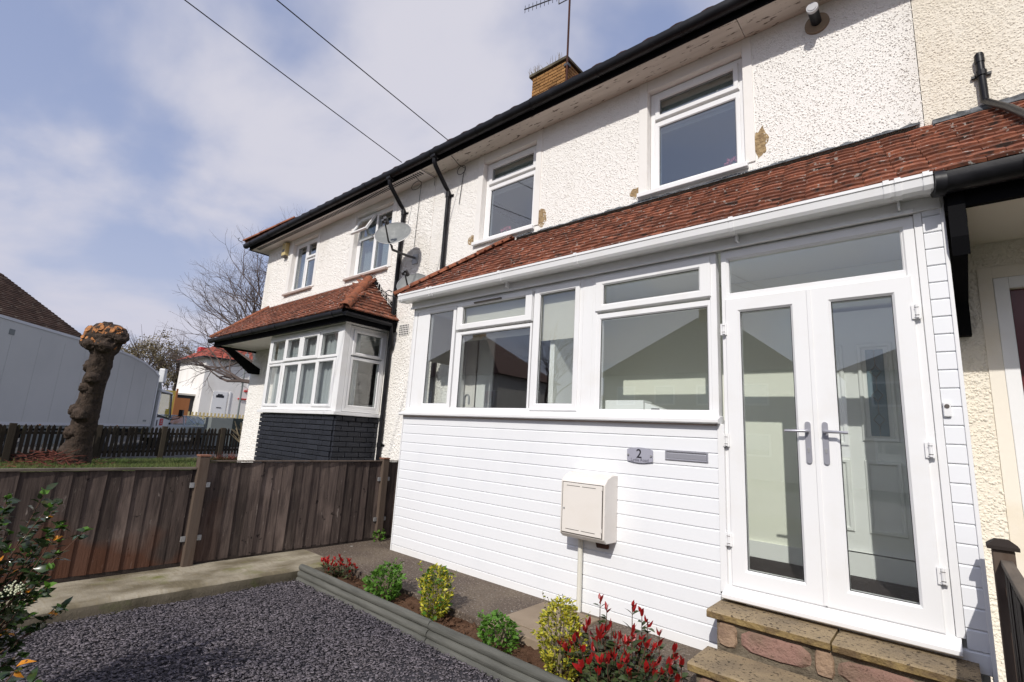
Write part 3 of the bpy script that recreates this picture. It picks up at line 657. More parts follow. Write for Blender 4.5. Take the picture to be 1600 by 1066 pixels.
for cx in (-4.38, -1.36):
    fl = thing('flower_bunch', 'pink flowers behind the lower %s of the %s upstairs window' % (('left corner', 'smaller left') if cx < -3 else ('right corner', 'right-hand')), 'flowers', (cx, W0 + .14, 4.06))
    pet = MB()
    me = MB().add([(-.012, 0, 0), (0, .014, .006), (.012, 0, 0), (0, -.014, .006)], [(0, 1, 2, 3)]).mesh('petal', M['pink'])
    for k in range(70):
        a = rnd.uniform(0, 6.28); e = rnd.uniform(0, 1.4); r_ = .055 + rnd.uniform(-.015, .01)
        inst(me, 'petal', fl, (cx + math.cos(a) * math.cos(e) * r_ * 1.6, W0 + .14 + math.sin(a) * math.cos(e) * .022, 4.125 + math.sin(e) * r_), (rnd.uniform(0, 6), rnd.uniform(0, 6), 0), (1.3,) * 3)
    MB().tube([(cx, W0 + .14, 4.056), (cx, W0 + .14, 4.12)], .02, 8).build('pot', M['inner_white'], fl)
eaves(H, -5.83, .08, 'soffit', joint=[-1.17])
main_roof(H, -5.83, .08)
hs = [(a - .10, b_ + .10, c - .05, 9) for a, b_, c, d in (W1, W2)] + [(-1.14, -1.05, 3.99, 4.32), (-1.14, -1.03, 4.05, 4.22), (-3.70, -3.61, 4.02, 4.15), (-2.41, -2.31, 4.0, 4.08), (-4.93, -4.86, 4.03, 4.09)]
lumps(H, 'dash', -5.82, .08, 3.85, EZ - .02, hs + [(-.67, -.47, 5.07, 5.27)], 5200, .004, .0125, seed=2, flat=.9)
lumps(H, 'dash', -5.82, -4.9, -.1, 3.85, [], 3200, .006, .017, seed=3)
# bare patches where render has fallen away beside the sills
def patch(cx, cz, pts, nm='bare_render'):
    b = MB(); n_ = len(pts); b.v = [(cx + u, W0 - .004, cz + v) for u, v in pts] + [(cx + u * 1.05, W0 + .01, cz + v * 1.05) for u, v in pts]
    b.f = [tuple(range(n_))] + [(i, (i + 1) % n_, n_ + (i + 1) % n_, n_ + i) for i in range(n_)]; b.m = [0] * len(b.f); b.build(nm, M['render_bare'], H)
def blob(w_, h_, n_=34):
    k_ = 1.0; out_ = []
    for i in range(n_):
        k_ = min(1.3, max(.6, k_ + rnd.uniform(-.16, .16))); a_ = 2 * math.pi * i / n_; out_.append((w_ * math.cos(a_) * k_, h_ * math.sin(a_) * k_))
    return out_
patch(-1.085, 4.16, blob(.075, .21)); patch(-3.65, 4.08, blob(.075, .10)); patch(-2.36, 4.04, blob(.08, .07)); patch(-4.90, 4.06, blob(.06, .06))
# dishes' pipe: downpipe beside the party line
def downpipe(t, x, ztop, zbot, swan=.3):
    y = W0 - .05
    b = MB().tube([(x + .02, 4.21, 5.40), (x + .02, 4.21, 5.29), (x + .015, 4.24, 5.24), (x, 4.47, 5.02), (x, y, 4.95), (x, y, zbot)], .034, 12)
    dp = b.build('downpipe', M['black'], t, smooth=True)
    MB().box(x - .03, x + .07, 4.16, 4.26, 5.34, 5.395).build('outlet', M['black'], dp, bevel=.01)
    z = 4.86
    while z > zbot + .2:
        MB().tube([(x, y, z), (x, y, z + .07)], .041, 12).box(x - .075, x + .075, W0 - .02, W0 - .004, z + .02, z + .05).build('collar', M['black'], dp); z -= 1.9
    return dp
downpipe(H, -5.44, 5.4, .0)
MB().box(-5.833, -5.826, W0 - .003, W0 + .01, 0.0, EZ - .014).build('party_line', M['soffit'], H)
# coiled cables under the eaves
MB().tube([(-5.15, 4.3, 5.33), (-5.2, 4.5, 5.30)] + [(-5.2 + .09 * math.cos(a), 4.56, 5.24 + .07 * math.sin(a)) for a in [i * .5 for i in range(14)]] + [(-5.18, 4.585, 5.15), (-5.22, 4.585, 4.7)], .005, 5).build('cable', M['wire'], H)
MB().tube([(-5.85, 4.30, 5.34), (-5.845, 4.585, 5.33), (-5.845, 4.585, 5.2)], .004, 5).build('cable', M['wire'], H)
# flashing where porch roof meets wall
b = MB()
for i in range(60):
    x = -4.05 + i * .0685; h0, h1 = (hprev if i else .0), rnd.uniform(-.012, .012); hprev = h1
    b.add([(x, W0 - .085, 3.862), (x + .0685, W0 - .085, 3.862), (x + .0685, W0 - .012, 3.90 + h1 * .3), (x, W0 - .012, 3.90 + h0 * .3), (x, W0 - .003, 3.922 + h0), (x + .0685, W0 - .003, 3.922 + h1)], [(0, 1, 2, 3), (3, 2, 5, 4)])
b.build('flashing', M['lead'], H)
# boiler flue
b = MB().tube([(-.57, W0 + .02, 5.17), (-.57, W0 - .20, 5.17)], .042, 18); fl_ = b.build('flue', M['black'], H, smooth=True)
MB().tube([(-.57, W0 - .201, 5.17), (-.57, W0 - .23, 5.17)], .046, 18).tube([(-.57, W0 - .231, 5.17), (-.57, W0 - .235, 5.17)], .034, 16).build('flue_tip', M['lightgrey'], fl_, smooth=True)
MB().tube([(-.57, W0 + .01, 5.17), (-.57, W0 - .022, 5.17), (-.57, W0 - .035, 5.17)], [.10, .095, .05], 22).build('flue_collar', M['slab'], fl_, smooth=True)

# chimney on the party wall
def bricks(parent, origin, udir, ncol, nrow, bl=.215, bh=.065, bd=.03, joint=.010, me=None, out_dir=None, skip=None, start=0):
    u = Vector(udir)
    for r_ in range(nrow):
        x = -(bl + joint) / 2 if r_ % 2 else 0
        while x < ncol * (bl + joint) - .02:
            a, c = max(0, x), min(ncol * (bl + joint) - joint, x + bl)
            if c - a > .05:
                p = Vector(origin) + u * ((a + c) / 2) + Vector((0, 0, r_ * (bh + joint) + bh / 2)) + Vector(out_dir) * rnd.uniform(-.003, .003)
                inst(me, 'brick', parent, p, (0, 0, math.atan2(u.y, u.x)), ((c - a) / bl, 1, 1))
            x += bl + joint
def brick_me(mat, bd=.04): 
    m_ = MB().box(-.1075, .1075, -bd / 2, bd / 2, -.0325, .0325).mesh('brick', mat)
    bm = bmesh.new(); bm.from_mesh(m_); bmesh.ops.bevel(bm, geom=bm.edges, offset=.005, segments=1, affect='EDGES'); bm.to_mesh(m_); bm.free(); return m_
BR = brick_me(M['brick']); BB = brick_me(M['black_brick'])
ch = MB().box(-6.30, -5.42, 7.42, 8.30, 7.2, 9.22).build('chimney', M['mortar'], H)
bricks(ch, (-6.31, 7.415, 7.98), (1, 0, 0), 4, 16, me=BR, out_dir=(0, -1, 0)); bricks(ch, (-5.412, 7.41, 7.98), (0, 1, 0), 4, 16, me=BR, out_dir=(1, 0, 0))
MB().box(-6.38, -5.35, 7.35, 8.36, 9.2, 9.27).build('chimney_cap', M['kerbface'], ch, bevel=.01)
wd_ = MB()
for k in range(26):
    x = rnd.choice((rnd.uniform(-6.38, -6.1), rnd.uniform(-6.4, -5.4))); wd_.tube([(x, 7.36, 9.27), (x + rnd.uniform(-.05, .05), 7.33, 9.27 + rnd.uniform(.05, .17))], [.006, .002], 3)
wd_.build('chimney_weeds', M['pale_twig'], ch)

# antenna
an = thing('tv_antenna', 'television antenna on a thin mast beside the brick chimney', 'antenna', (-5.33, 7.33, 8.6))
MB().tube([(-5.33, 7.33, 8.6), (-5.33, 7.33, 10.75)], .022, 8).build('mast', M['main_tile'], an)
MB().box(-5.40, -5.30, 7.31, 7.42, 8.98, 9.04).build('bracket', M['dark_metal'], an)
b = MB().tube([(-5.33, 7.33, 10.63), (-5.62, 7.33, 10.66), (-5.62, 7.33, 10.70)], .012, 6); b.tube([(-5.5, 7.33, 10.82), (-6.62, 7.33, 11.12)], .014, 6); b.tube([(-5.62, 7.33, 10.66), (-5.62, 7.33, 10.86)], .012, 6)
b.build('boom', M['dark_metal'], an)
for k in range(9):
    x = -6.60 + k * .115; z = 11.12 - (x + 6.62) * .268; MB().tube([(x, 7.33, z - .10), (x, 7.33, z + .10)], .007, 5).build('element', M['dark_metal'], an)

# ---------------- porch
P = thing('porch', 'white clad porch with long window band and french doors', 'porch', (-2.4, 3.7, 0))
PY = 3.7
# inner carcass: base wall behind cladding, floor, end walls, head
MB().box(GX + .02, -1.215, PY + .02, PY + .10, -.05, 1.50).build('base_wall', M['inner_white'], P)
MB().box(GX + .02, GX + .10, PY + .101, W0 - .003, -.05, 1.50).build('side_base_wall', M['inner_white'], P)
MB().box(GX + .02, .08, PY + .101, W0 - .003, .33, .40).build('floor', M['room'], P)
MB().box(-.03, .085, PY + .06, W0 - .003, -.05, 2.82).build('right_side_wall', M['inner_white'], P)
MB().box(GX + .02, .085, PY + .01, W0 - .003, 2.83, 2.87).build('ceiling', M['inner_white'], P)
# cladding boards: 14 rows at 0.1036 pitch below the sill
def board_mesh(x0, x1, nm='cladding_board', L=None):
    hb = .1036; prof = [(-.006, 0.001), (-.0115, .005), (-.012, hb - .010), (-.007, hb - .0045), (-.003, hb - .004), (-.003, hb - .0005), (.012, hb - .0005), (.012, .001)]
    return MB().prism(prof, x0, x1, 'x').mesh(nm, M['clad'])
bme = board_mesh(-1.82, 1.82)
for k in range(14): inst(bme, 'cladding_board', P, (-3.045, PY + .0, .064 + k * .1036), (rnd.uniform(-.002, .002), 0, 0))
MB().box(-4.862, -1.12, PY - .016, PY + .012, -.012, .062).build('base_trim', M['upvc'], P, bevel=.004)
MB().box(-4.882, -4.868, PY - .02, PY + .05, -.012, 1.515).build('corner_trim', M['upvc'], P, bevel=.003)
MB().box(-1.222, -1.1785, PY - .022, PY + .02, .40, 1.515).build('corner_trim', M['upvc'], P, bevel=.003)
# boards filling beside the doors, below the door cill to the ground behind the steps
b2 = board_mesh(-.52, .56)
for k in range(4): inst(b2, 'cladding_board', P, (-.545, PY + .001, .064 + k * .1036 - .075), None)
# left return boards
bside = MB().prism([(0, 0.004), (-.012, .010), (-.012, .088), (-.004, .097), (-.004, .1026), (.012, .1026), (.012, .0)], -.44, .44, 'x').mesh('cladding_board', M['clad'])
for k in range(14): inst(bside, 'cladding_board', P, (GX, 4.15, .064 + k * .1036), (0, 0, -math.pi / 2))
# right strip boards
b3 = board_mesh(-.032, .052)
k = 0; z = .30
while z < 2.80:
    inst(b3, 'cladding_board', P, (.040, PY - .002, z), (rnd.uniform(-.003, .003), 0, 0)); z += .1036
MB().box(.0925, .112, PY - .022, PY + .06, -.1, 2.93).build('corner_trim', M['upvc'], P, bevel=.003)
MB().box(-.032, .006, PY - .010, PY + .02, .45, 2.82).build('edge_trim', M['upvc'], P, bevel=.003)
# sill under window band
MB().prism([(-.075, 0), (-.075, -.022), (-.066, -.03), (.06, -.03), (.06, .03), (-.02, .022)], 0, 3.70, 'x').build('sill', M['upvc'], P, loc=Vector((-4.90, PY, 1.545)) - WP[P.name], bevel=.002)
MB().box(-4.86, -1.23, PY - .03, PY - .013, 1.503, 1.513).build('sill_trim', M['brown_trim'], P)
# window band
def cellz(x0, x1, z0, z1, gx0, gx1, gz0_, gz1_, op): return (x0, x1, z0, z1, gx0, gx1, gz0_, gz1_, op)
ox, oz = -4.86, 1.565
def lc(a): return (a[0] - ox, a[1] - ox, a[2] - oz, a[3] - oz, a[4] - ox, a[5] - ox, a[6] - oz, a[7] - oz, a[8])
TOPZ = 2.82
window(P, (ox, PY, oz), 0, -2.40 - ox, TOPZ - oz, [lc((-4.80, -4.11, 1.60, 2.79, -4.575, -4.165, 1.66, 2.73, 0)), lc((-4.085, -2.99, 2.475, 2.795, -3.995, -3.085, 2.545, 2.735, 1)), lc((-4.085, -2.99, 1.59, 2.455, -4.00, -3.02, 1.615, 2.415, 0)), lc((-2.97, -2.43, 1.59, 2.80, -2.895, -2.49, 1.66, 2.725, 1))])
window(P, (-2.30, PY, oz), 0, 1.085, TOPZ - oz, [tuple(a - (-2.30) if i in (0, 1, 4, 5) else (a - oz if i < 8 else a) for i, a in enumerate((-2.27, -1.25, 2.47, 2.80, -2.19, -1.345, 2.535, 2.71, 1))), tuple(a - (-2.30) if i in (0, 1, 4, 5) else (a - oz if i < 8 else a) for i, a in enumerate((-2.27, -1.25, 1.58, 2.45, -2.215, -1.29, 1.605, 2.40, 0)))])
MB().box(-2.40, -2.301, PY + .004, PY + .06, 1.565, 2.82).build('mullion_post', M['upvc'], P, bevel=.003)
MB().box(-4.872, -4.861, PY - .004, PY + .07, 1.55, 2.83).build('corner_post', M['upvc'], P, bevel=.002)
# trickle vent above second light
MB().box(-3.80, -3.40, PY - .030, PY - .015, 2.752, 2.768).build('trickle_vent', M['box_dark'], P)
# side glazing on the left end facing -x
window(P, (GX - .0, W0 - .03, oz), -math.pi / 2, .80, TOPZ - oz, [(.05, .75, .04, 1.20, .10, .70, .08, 1.15, 0)])
# header / fascia boards above the windows
MB().box(-4.90, .10, PY - .03, PY + .015, 2.822, 2.925).build('fascia', M['soffit'] if 0 else M['upvc'], P, bevel=.004)
MB().box(-4.90, -.03, PY - .045, PY - .031, 2.815, 2.838).build('fascia_trim', M['upvc'], P, bevel=.003)
MB().box(-5.0, .10, 3.56, PY - .031, 2.90, 2.912).build('soffit_board', M['upvc'], P)
# white gutter, square line profile
gp = [(3.485, 2.975), (3.485, 2.955), (3.492, 2.950), (3.500, 2.905), (3.515, 2.885), (3.565, 2.880), (3.575, 2.905), (3.585, 2.975), (3.577, 2.975), (3.568, 2.908), (3.560, 2.889), (3.518, 2.893), (3.507, 2.909), (3.499, 2.956), (3.492, 2.975)]
gt = MB().prism(gp, -4.96, .075, 'x').build('gutter', M['upvc'], P)
gpc = [(3.479, 2.981), (3.479, 2.953), (3.487, 2.947), (3.494, 2.902), (3.512, 2.879), (3.568, 2.874), (3.582, 2.903), (3.59, 2.981)]
for x in (-4.93, -4.42, -4.36, -3.30, -2.38, -1.05, -.10, .03): MB().prism(gpc, x, x + .03, 'x').build('gutter_clip', M['upvc'], gt)
for x in (-3.29, -1.04, -.10): MB().box(x, x + .012, 3.60, 3.67, 2.84, 2.905).build('gutter_clip', M['upvc'], gt, bevel=.002)
MB().prism(gpc, -.155, -.125, 'x').build('gutter_clip', M['upvc'], gt)
# roof deck + tiles + hip
PA = math.atan2(.88, 1.06)
dk = MB(); dk.add([(-5.03, 3.55, 2.965), (.10, 3.55, 2.965), (.10, 4.598, 3.84), (-4.12, 4.598, 3.84), (-5.03, 4.598, 2.965)], [(0, 1, 2, 3), (0, 3, 4)])
dk.add([(-5.03, 3.55, 2.94), (.10, 3.55, 2.94), (.10, 4.598, 2.94), (-5.03, 4.598, 2.94)], [(0, 1, 2, 3)]); dk.build('roof_deck', M['dark_room'], P)
vd = Vector((0, 1.048, .875)).normalized(); Ls = Vector((0, 1.048, .875)).length; rows = 13; ga = (Ls - .02) / rows
tiled(P, (-5.06, 3.53, 2.955), (1, 0, 0), vd, rows, lambda r_: (.94 * (r_ / rows) + .03, 5.27), gauge=ga)
hv = Vector((.91, 0, .875)).normalized(); hl = Vector((.91, 0, .875)).length
tiled(P, (-5.06, 4.59, 2.955), (0, -1, 0), hv, 12, lambda r_: (0, 1.04 * (1 - r_ / 12.)), gauge=hl / 12.2, limit=0)
hip_tiles(P, (-5.07, 3.52, 2.985), (-4.13, 4.57, 3.885), 7, .075)
# curled hip iron
MB().tube([(-5.02, 3.56, 2.97), (-5.12, 3.46, 2.98), (-5.15, 3.43, 3.02), (-5.12, 3.46, 3.05), (-5.09, 3.49, 3.03)], .007, 6).build('hip_iron', M['dark_metal'], P)
# french door frame
DFX0, DFX1, DFZ0, DFZ1 = -1.178, -.034, .40, 2.815
b = MB().ring((DFX0, DFX1, DFZ0, DFZ1), (-1.135, -.095, .462, 2.745), .0, .075, .004, .01)
b.box(-1.135, -.095, .002, .07, 2.425, 2.475)
fr = b.build('door_frame', M['upvc'], P, loc=Vector((0, PY, 0)) - WP[P.name])
MB().box(-1.134, -.10, .03, .034, 2.474, 2.745).build('pane', M['glass'], fr, loc=(0, 0, 0))
MB().ring((-1.135, -.095, 2.474, 2.746), (-1.125, -.105, 2.482, 2.738), .008, .06, .003, .008).build('glazing_bead', M['upvc'], fr, loc=(0, 0, 0))
MB().prism([(-.09, 0), (-.09, -.022), (-.08, -.03), (.05, -.03), (.05, .045), (-.005, .045), (-.02, .022)], -1.195, -.012, 'x').build('door_cill', M['upvc'], P, loc=Vector((0, PY, .405)) - WP[P.name], bevel=.002)
def leaf_door(c, g_, hx, side, nm='french_door'):
    d = MB().ring(c, g_, -.018, .045, .006, .014).build(nm, M['upvc'], P, loc=Vector((0, PY, 0)) - WP[P.name])
    MB().box(g_[0] - .004, g_[1] + .004, .012, .017, g_[2] - .004, g_[3] + .004).build('pane', M['glass'], d, loc=(0, 0, 0))
    gk = MB(); e = .004
    gk.box(g_[0], g_[1], -.003, .001, g_[2], g_[2] + e).box(g_[0], g_[1], -.003, .001, g_[3] - e, g_[3]).box(g_[0], g_[0] + e, -.003, .001, g_[2] + e, g_[3] - e).box(g_[1] - e, g_[1], -.003, .001, g_[2] + e, g_[3] - e)
    gk.build('gasket', M['print'], d, loc=(0, 0, 0))
    # handle: long plate with rounded ends, lever, lock cylinder
    zc = 1.43
    hp = [(hx + .016 * math.cos(a), zc + .10 + .016 * math.sin(a)) for a in [math.pi * i / 8 for i in range(9)]] + [(hx + .016 * math.cos(a), zc - .13 + .016 * math.sin(a)) for a in [math.pi + math.pi * i / 8 for i in range(9)]]
    h = MB().prism(hp, -.030, -.018, 'y'); s = side
    h.tube([(hx, -.03, zc + .055), (hx, -.065, zc + .055), (hx + s * .012, -.072, zc + .055), (hx + s * .125, -.07, zc + .052)], [.010, .010, .010, .0085], 10)
    h.build('handle', M['metal'], d, loc=(0, 0, 0), smooth=True)
    MB().tube([(hx, -.0345, zc - .055), (hx, -.030, zc - .055)], .008, 12).box(hx - .004, hx + .004, -.0345, -.030, zc - .078, zc - .062).build('lock', M['galv'], d, loc=(0, 0, 0))
    return d
d1 = leaf_door((-1.150, -.612, .452, 2.432), (-1.050, -.722, .565, 2.325), -.655, -1)
d2 = leaf_door((-.608, -.072, .452, 2.432), (-.488, -.170, .570, 2.325), -.560, 1)
MB().box(-.622, -.598, -.026, -.019, .46, 2.425).build('meeting_strip', M['upvc'], d1, loc=(0, 0, 0), bevel=.003)
for xh, d in ((-1.160, d1), (-.062, d2)):
    for z in (2.16, 1.36, .70):
        b = MB().box(xh - .022, xh + .022, -.030, -.019, z, z + .085); b.tube([(xh + .003, -.034, z + .005), (xh + .003, -.034, z + .085)], .009, 8)
        b.build('hinge', M['upvc'], d, loc=(0, 0, 0), bevel=.001)
        MB().box(xh - .008, xh + .014, -.044, -.0425, z + .018, z + .021).box(xh - .008, xh + .014, -.044, -.0425, z + .065, z + .068).build('hinge_joint', M['box_dark'], d, loc=(0, 0, 0))
# letter plate
lp = MB().ring((-1.612, -1.292, 1.238, 1.308), (-1.598, -1.306, 1.250, 1.296), PY - .024, PY - .010, .004, .006).build('letter_plate', M['metal'], P)
MB().box(-1.598, -1.306, PY - .019, PY - .012, 1.250, 1.290).build('flap', M['metal'], lp, bevel=.003)
MB().box(-1.60, -1.304, PY - .0115, PY - .010, 1.289, 1.297).build('slot', M['print'], lp)
# interior of the porch: inner walls, inner front door, kitchen
iw = MB(); iw.box(-2.79, -.801, W0 - .02, W0 - .004, .401, 2.829); iw.box(-.801, .0, W0 - .02, W0 - .004, 2.505, 2.829); iw.build('hall_wall', M['inner'], P)
MB().box(-2.789, -.81, W0 - .04, W0 - .021, .496, .62).build('skirting', M['inner_white'], P)
MB().box(-2.85, -2.795, PY + .13, W0 - .03, .401, 2.829).build('partition', M['inner_white'], P)
# panelled inner door with leaded glass strip
idr = MB().box(-.78, -.04, W0 - .003, W0 + .04, .66, 2.47).build('inner_door', M['inner_white'], P)
MB().box(-.80, -.031, W0 - .04, W0 - .004, .496, .652).build('threshold', M['inner_white'], idr)
for a in ((-.70, -.55, .80, 1.32), (-.46, -.24, .80, 1.32), (-.70, -.55, 1.42, 2.2), (-.46, -.24, 1.46, 2.20)):
    MB().ring(a, (a[0] + .03, a[1] - .03, a[2] + .03, a[3] - .03), W0 - .018, W0 - .002, .006, .008).build('door_panel', M['inner_white'], idr)
MB().box(-.405, -.295, W0 - .010, W0 - .0045, 1.50, 2.15).build('leaded_glass', material('grey_blue_obscured_glass', (.20, .27, .31), .15, spec=.7), idr)
ld = MB()
for zc in (1.62, 1.80, 1.98):
    pts = [(-.35, W0 - .013, zc - .045), (-.315, W0 - .013, zc), (-.35, W0 - .013, zc + .045), (-.385, W0 - .013, zc), (-.35, W0 - .013, zc - .045)]; ld.tube(pts, .0035, 4)
ld.tube([(-.35, W0 - .013, 1.5), (-.35, W0 - .013, 1.575)], .003, 4); ld.tube([(-.35, W0 - .013, 1.665), (-.35, W0 - .013, 1.755)], .003, 4); ld.tube([(-.35, W0 - .013, 1.845), (-.35, W0 - .013, 1.935)], .003, 4); ld.tube([(-.35, W0 - .013, 2.025), (-.35, W0 - .013, 2.15)], .003, 4)
ld.build('leading', M['galv'], idr)
MB().box(-2.78, -.035, PY + .11, W0 - .045, .401, .495).build('door_mat', M['floor_in'], P)
# kitchen beyond: dark units, roller blinds on the window band
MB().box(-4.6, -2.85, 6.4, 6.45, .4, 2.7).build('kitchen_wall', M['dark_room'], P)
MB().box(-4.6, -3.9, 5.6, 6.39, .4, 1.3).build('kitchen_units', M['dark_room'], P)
MB().box(-4.62, -4.32, W0 + .0, W0 + .02, .45, 2.7).build('kitchen_pillar', M['inner_white'], P)
MB().box(GX + .11, -2.9, PY + .11, PY + .16, 1.50, 1.545).build('inner_sill', M['inner_white'], P)
MB().box(-4.08, -3.0, PY + .088, PY + .091, 2.36, 2.80).build('roller_blind', M['blind'], P); MB().box(-2.95, -2.45, PY + .088, PY + .091, 2.28, 2.80).build('roller_blind', M['blind'], P)
MB().box(GX + .075, GX + .078, PY + .12, W0 - .08, 2.2, 2.80).build('roller_blind', M['blind'], P)
tp = thing('kitchen_tap', 'chrome kitchen tap with curved spout behind the second window', 'tap', (-4.03, 3.86, 1.545))
MB().tube([(-4.03, 3.86, 1.545), (-4.03, 3.86, 1.72)] + [(-4.03 + .035 - .035 * math.cos(a), 3.86, 1.72 + .05 * math.sin(a)) for a in [i * math.pi / 8 for i in range(1, 9)]] + [(-3.96, 3.86, 1.66)], .010, 8).build('spout', M['galv'], tp, smooth=True)
MB().box(-4.055, -4.005, 3.84, 3.88, 1.5455, 1.56).build('tap_base', M['galv'], tp)
# white box and sloped letter rack on the porch inner sill
MB().box(-2.78, -1.22, PY + .101, PY + .30, 1.51, 1.55).build('inner_shelf', M['inner_white'], P)
wb = thing('white_storage_box', 'plain white box on the sill behind the large porch window', 'box', (-2.02, 3.88, 1.551)); MB().box(-2.22, -1.86, 3.82, 3.98, 1.552, 1.70).build('body', M['inner_white'], wb, bevel=.004)
wr = thing('white_letter_tray', 'white sloped tray with a dark thumb notch behind the porch window', 'tray', (-1.75, 3.9, 1.551))
MB().prism([(-1.85, 1.552), (-1.62, 1.552), (-1.62, 1.60), (-1.85, 1.68)], 3.82, 3.98, 'y').build('body', M['inner_white'], wr, bevel=.003)
MB().box(-1.79, -1.72, 3.815, 3.819, 1.615, 1.632).build('notch', M['print'], wr)

# ---------------- meter box
mb_ = thing('meter_box', 'cream meter box on a white pipe fixed to the cladding', 'meter box', (-2.21, 3.68, .58))
BX0, BX1, BZ0, BZ1, BY = -2.42, -2.012, .572, 1.085, 3.488
body = MB().prism([(3.688, BZ0), (3.688, BZ1), (3.60, BZ1 - .003), (3.53, BZ1 - .030), (BY, BZ1 - .072), (BY, BZ0 + .035), (BY + .04, BZ0 + .004)], BX0, BX1, 'x').build('body', M['box'], mb_, bevel=.005)
dr = MB().box(BX0 + .022, BX1 - .022, BY - .007, BY - .001, BZ0 + .048, BZ1 - .082).build('door', M['box'], mb_, bevel=.002)
for xa, xb in ((-2.36, -2.235), (-2.215, -2.09)):
    for z in (BZ0 + .072, BZ1 - .106): MB().box(xa, xb, BY - .0085, BY - .007, z, z + .004).build('vent_slot', M['box_dark'], dr)
MB().box(BX0 + .014, BX1 - .014, BY - .0015, BY + .0, BZ0 + .040, BZ1 - .076).build('door_gap', M['box_dark'], mb_)
MB().tube([(BX0 + .040, BY - .0105, .80), (BX0 + .040, BY - .007, .80)], .008, 10).build('lock', M['galv'], dr)
for z in (.66, .97): MB().box(BX1 - .026, BX1 - .016, BY - .012, BY - .007, z, z + .03).build('hinge', M['box'], dr)
MB().tube([(-2.325, 3.655, .573), (-2.325, 3.655, -.0)], .020, 14).build('pipe', M['pipe_w'], mb_, smooth=True)
MB().tube([(-2.13, 3.60, .575), (-2.13, 3.60, .545), (-2.07, 3.66, .535)], .022, 8).build('gas_fitting', M['main_tile'], mb_)

# ---------------- house sign
sg = thing('house_sign', 'grey metal house number plate with black 2 beside the letter plate', 'sign', (-1.815, 3.683, 1.25))
def arc(x0, x1, z, bulge, n_=10): return [(x0 + (x1 - x0) * i / n_, z + bulge * math.sin(math.pi * i / n_)) for i in range(n_ + 1)]
SX0, SX1, SZ0, SZ1 = -1.925, -1.708, 1.212, 1.300
poly = arc(SX0, SX1, SZ0, -.014) + arc(SX1, SX0, SZ1, .016)
pl = MB().prism(poly, 3.672, 3.676, 'y').build('plate', M['plate'], sg)
def text(s_, size, loc, parent, mat, nm):
    cu = bpy.data.curves.new(nm, 'FONT'); cu.body = s_; cu.size = size; cu.align_x = 'CENTER'; cu.extrude = .0006; cu.offset = .0008 if size > .05 else 0
    tmp = bpy.data.objects.new(nm, cu); COL.objects.link(tmp); dg = bpy.context.evaluated_depsgraph_get(); me = bpy.data.meshes.new_from_object(tmp.evaluated_get(dg)); COL.objects.unlink(tmp); bpy.data.objects.remove(tmp)
    me.materials.clear(); me.materials.append(mat); o = bpy.data.objects.new(nm, me); COL.objects.link(o); o.parent = parent; o.location = Vector(loc) - WP[parent.name]; o.rotation_euler = (math.pi / 2, 0, 0); return o
text('2', .096, (-1.822, 3.6708, 1.236), pl, M['print'], 'number'); text('Lydia Road', .034, (-1.816, 3.6708, 1.209), pl, M['grey_print'], 'street_name')
for x in (SX0 + .012, SX1 - .012):
    MB().tube([(x, 3.688, 1.256), (x, 3.662, 1.256)], .008, 12).build('standoff', M['galv'], sg)
# ---------------- doorbell
db = thing('doorbell', 'small white doorbell with dark button beside the french doors', 'doorbell', (.03, 3.68, 1.63))
MB().box(.012, .046, 3.668, 3.686, 1.590, 1.672).build('body', M['upvc'], db, bevel=.005)
MB().tube([(.029, 3.6685, 1.648), (.029, 3.664, 1.648)], .0115, 16).build('button', M['box_dark'], db)

# ================================================================== LEFT HOUSE
HL = thing('terraced_house', 'white end terraced house with black brick bay and red canopy roof', 'house', (-8.9, 4.6, 0))
L1 = (-10.60, -9.53, 4.10, 5.24); L2 = (-8.10, -6.93, 4.03, 5.24)
house_shell(HL, -11.88, -5.835, [L1, L2, (-9.1, -6.8, 1.7, 2.85)], 'dash', leftend=True)
eaves(HL, -11.88, -5.835, 'white_soffit', vents=True, left_hip=True)
main_roof(HL, -11.88, -5.835, hip_left=True)
hip_tiles(HL, (-12.3, 4.16, 5.52), (-11.5, 4.9, 6.2), 3, .09, 'ridge')
MB().tube([(-12.28, 4.12, 5.5), (-12.40, 4.06, 5.55), (-12.42, 4.05, 5.60), (-12.38, 4.07, 5.62)], .008, 5).build('hip_iron', M['dark_metal'], HL)
def lw(a, b_, cells, opened=None):
    Ww, Hh = a[1] - a[0] - .008, a[3] - a[2] - .008
    return window(HL, (a[0] + .004, W0 + .07, a[2] + .004), 0, Ww, Hh, cells, gmat='glass_dark')
Ww, Hh = L1[1] - L1[0] - .008, L1[3] - L1[2] - .008
lw(L1, 0, [(.05, Ww / 2, .05, Hh - .05, .10, Ww / 2 - .05, .09, Hh - .10, 1), (Ww / 2, Ww - .05, .05, .70, Ww / 2 + .05, Ww - .09, .09, .66, 0), (Ww / 2, Ww - .05, .72, Hh - .05, Ww / 2 + .055, Ww - .095, .78, Hh - .10, 1)])
Ww2, Hh2 = L2[1] - L2[0] - .008, L2[3] - L2[2] - .008
lw(L2, 0, [(.05, Ww2 / 2, .05, .76, .10, Ww2 / 2 - .05, .09, .72, 0), (Ww2 / 2, Ww2 - .05, .05, Hh2 - .05, Ww2 / 2 + .05, Ww2 - .10, .09, Hh2 - .10, 1), (.05, Ww2 / 2, .78, Hh2 - .05, .06, Ww2 / 2 - .01, .79, Hh2 - .06, 0)])
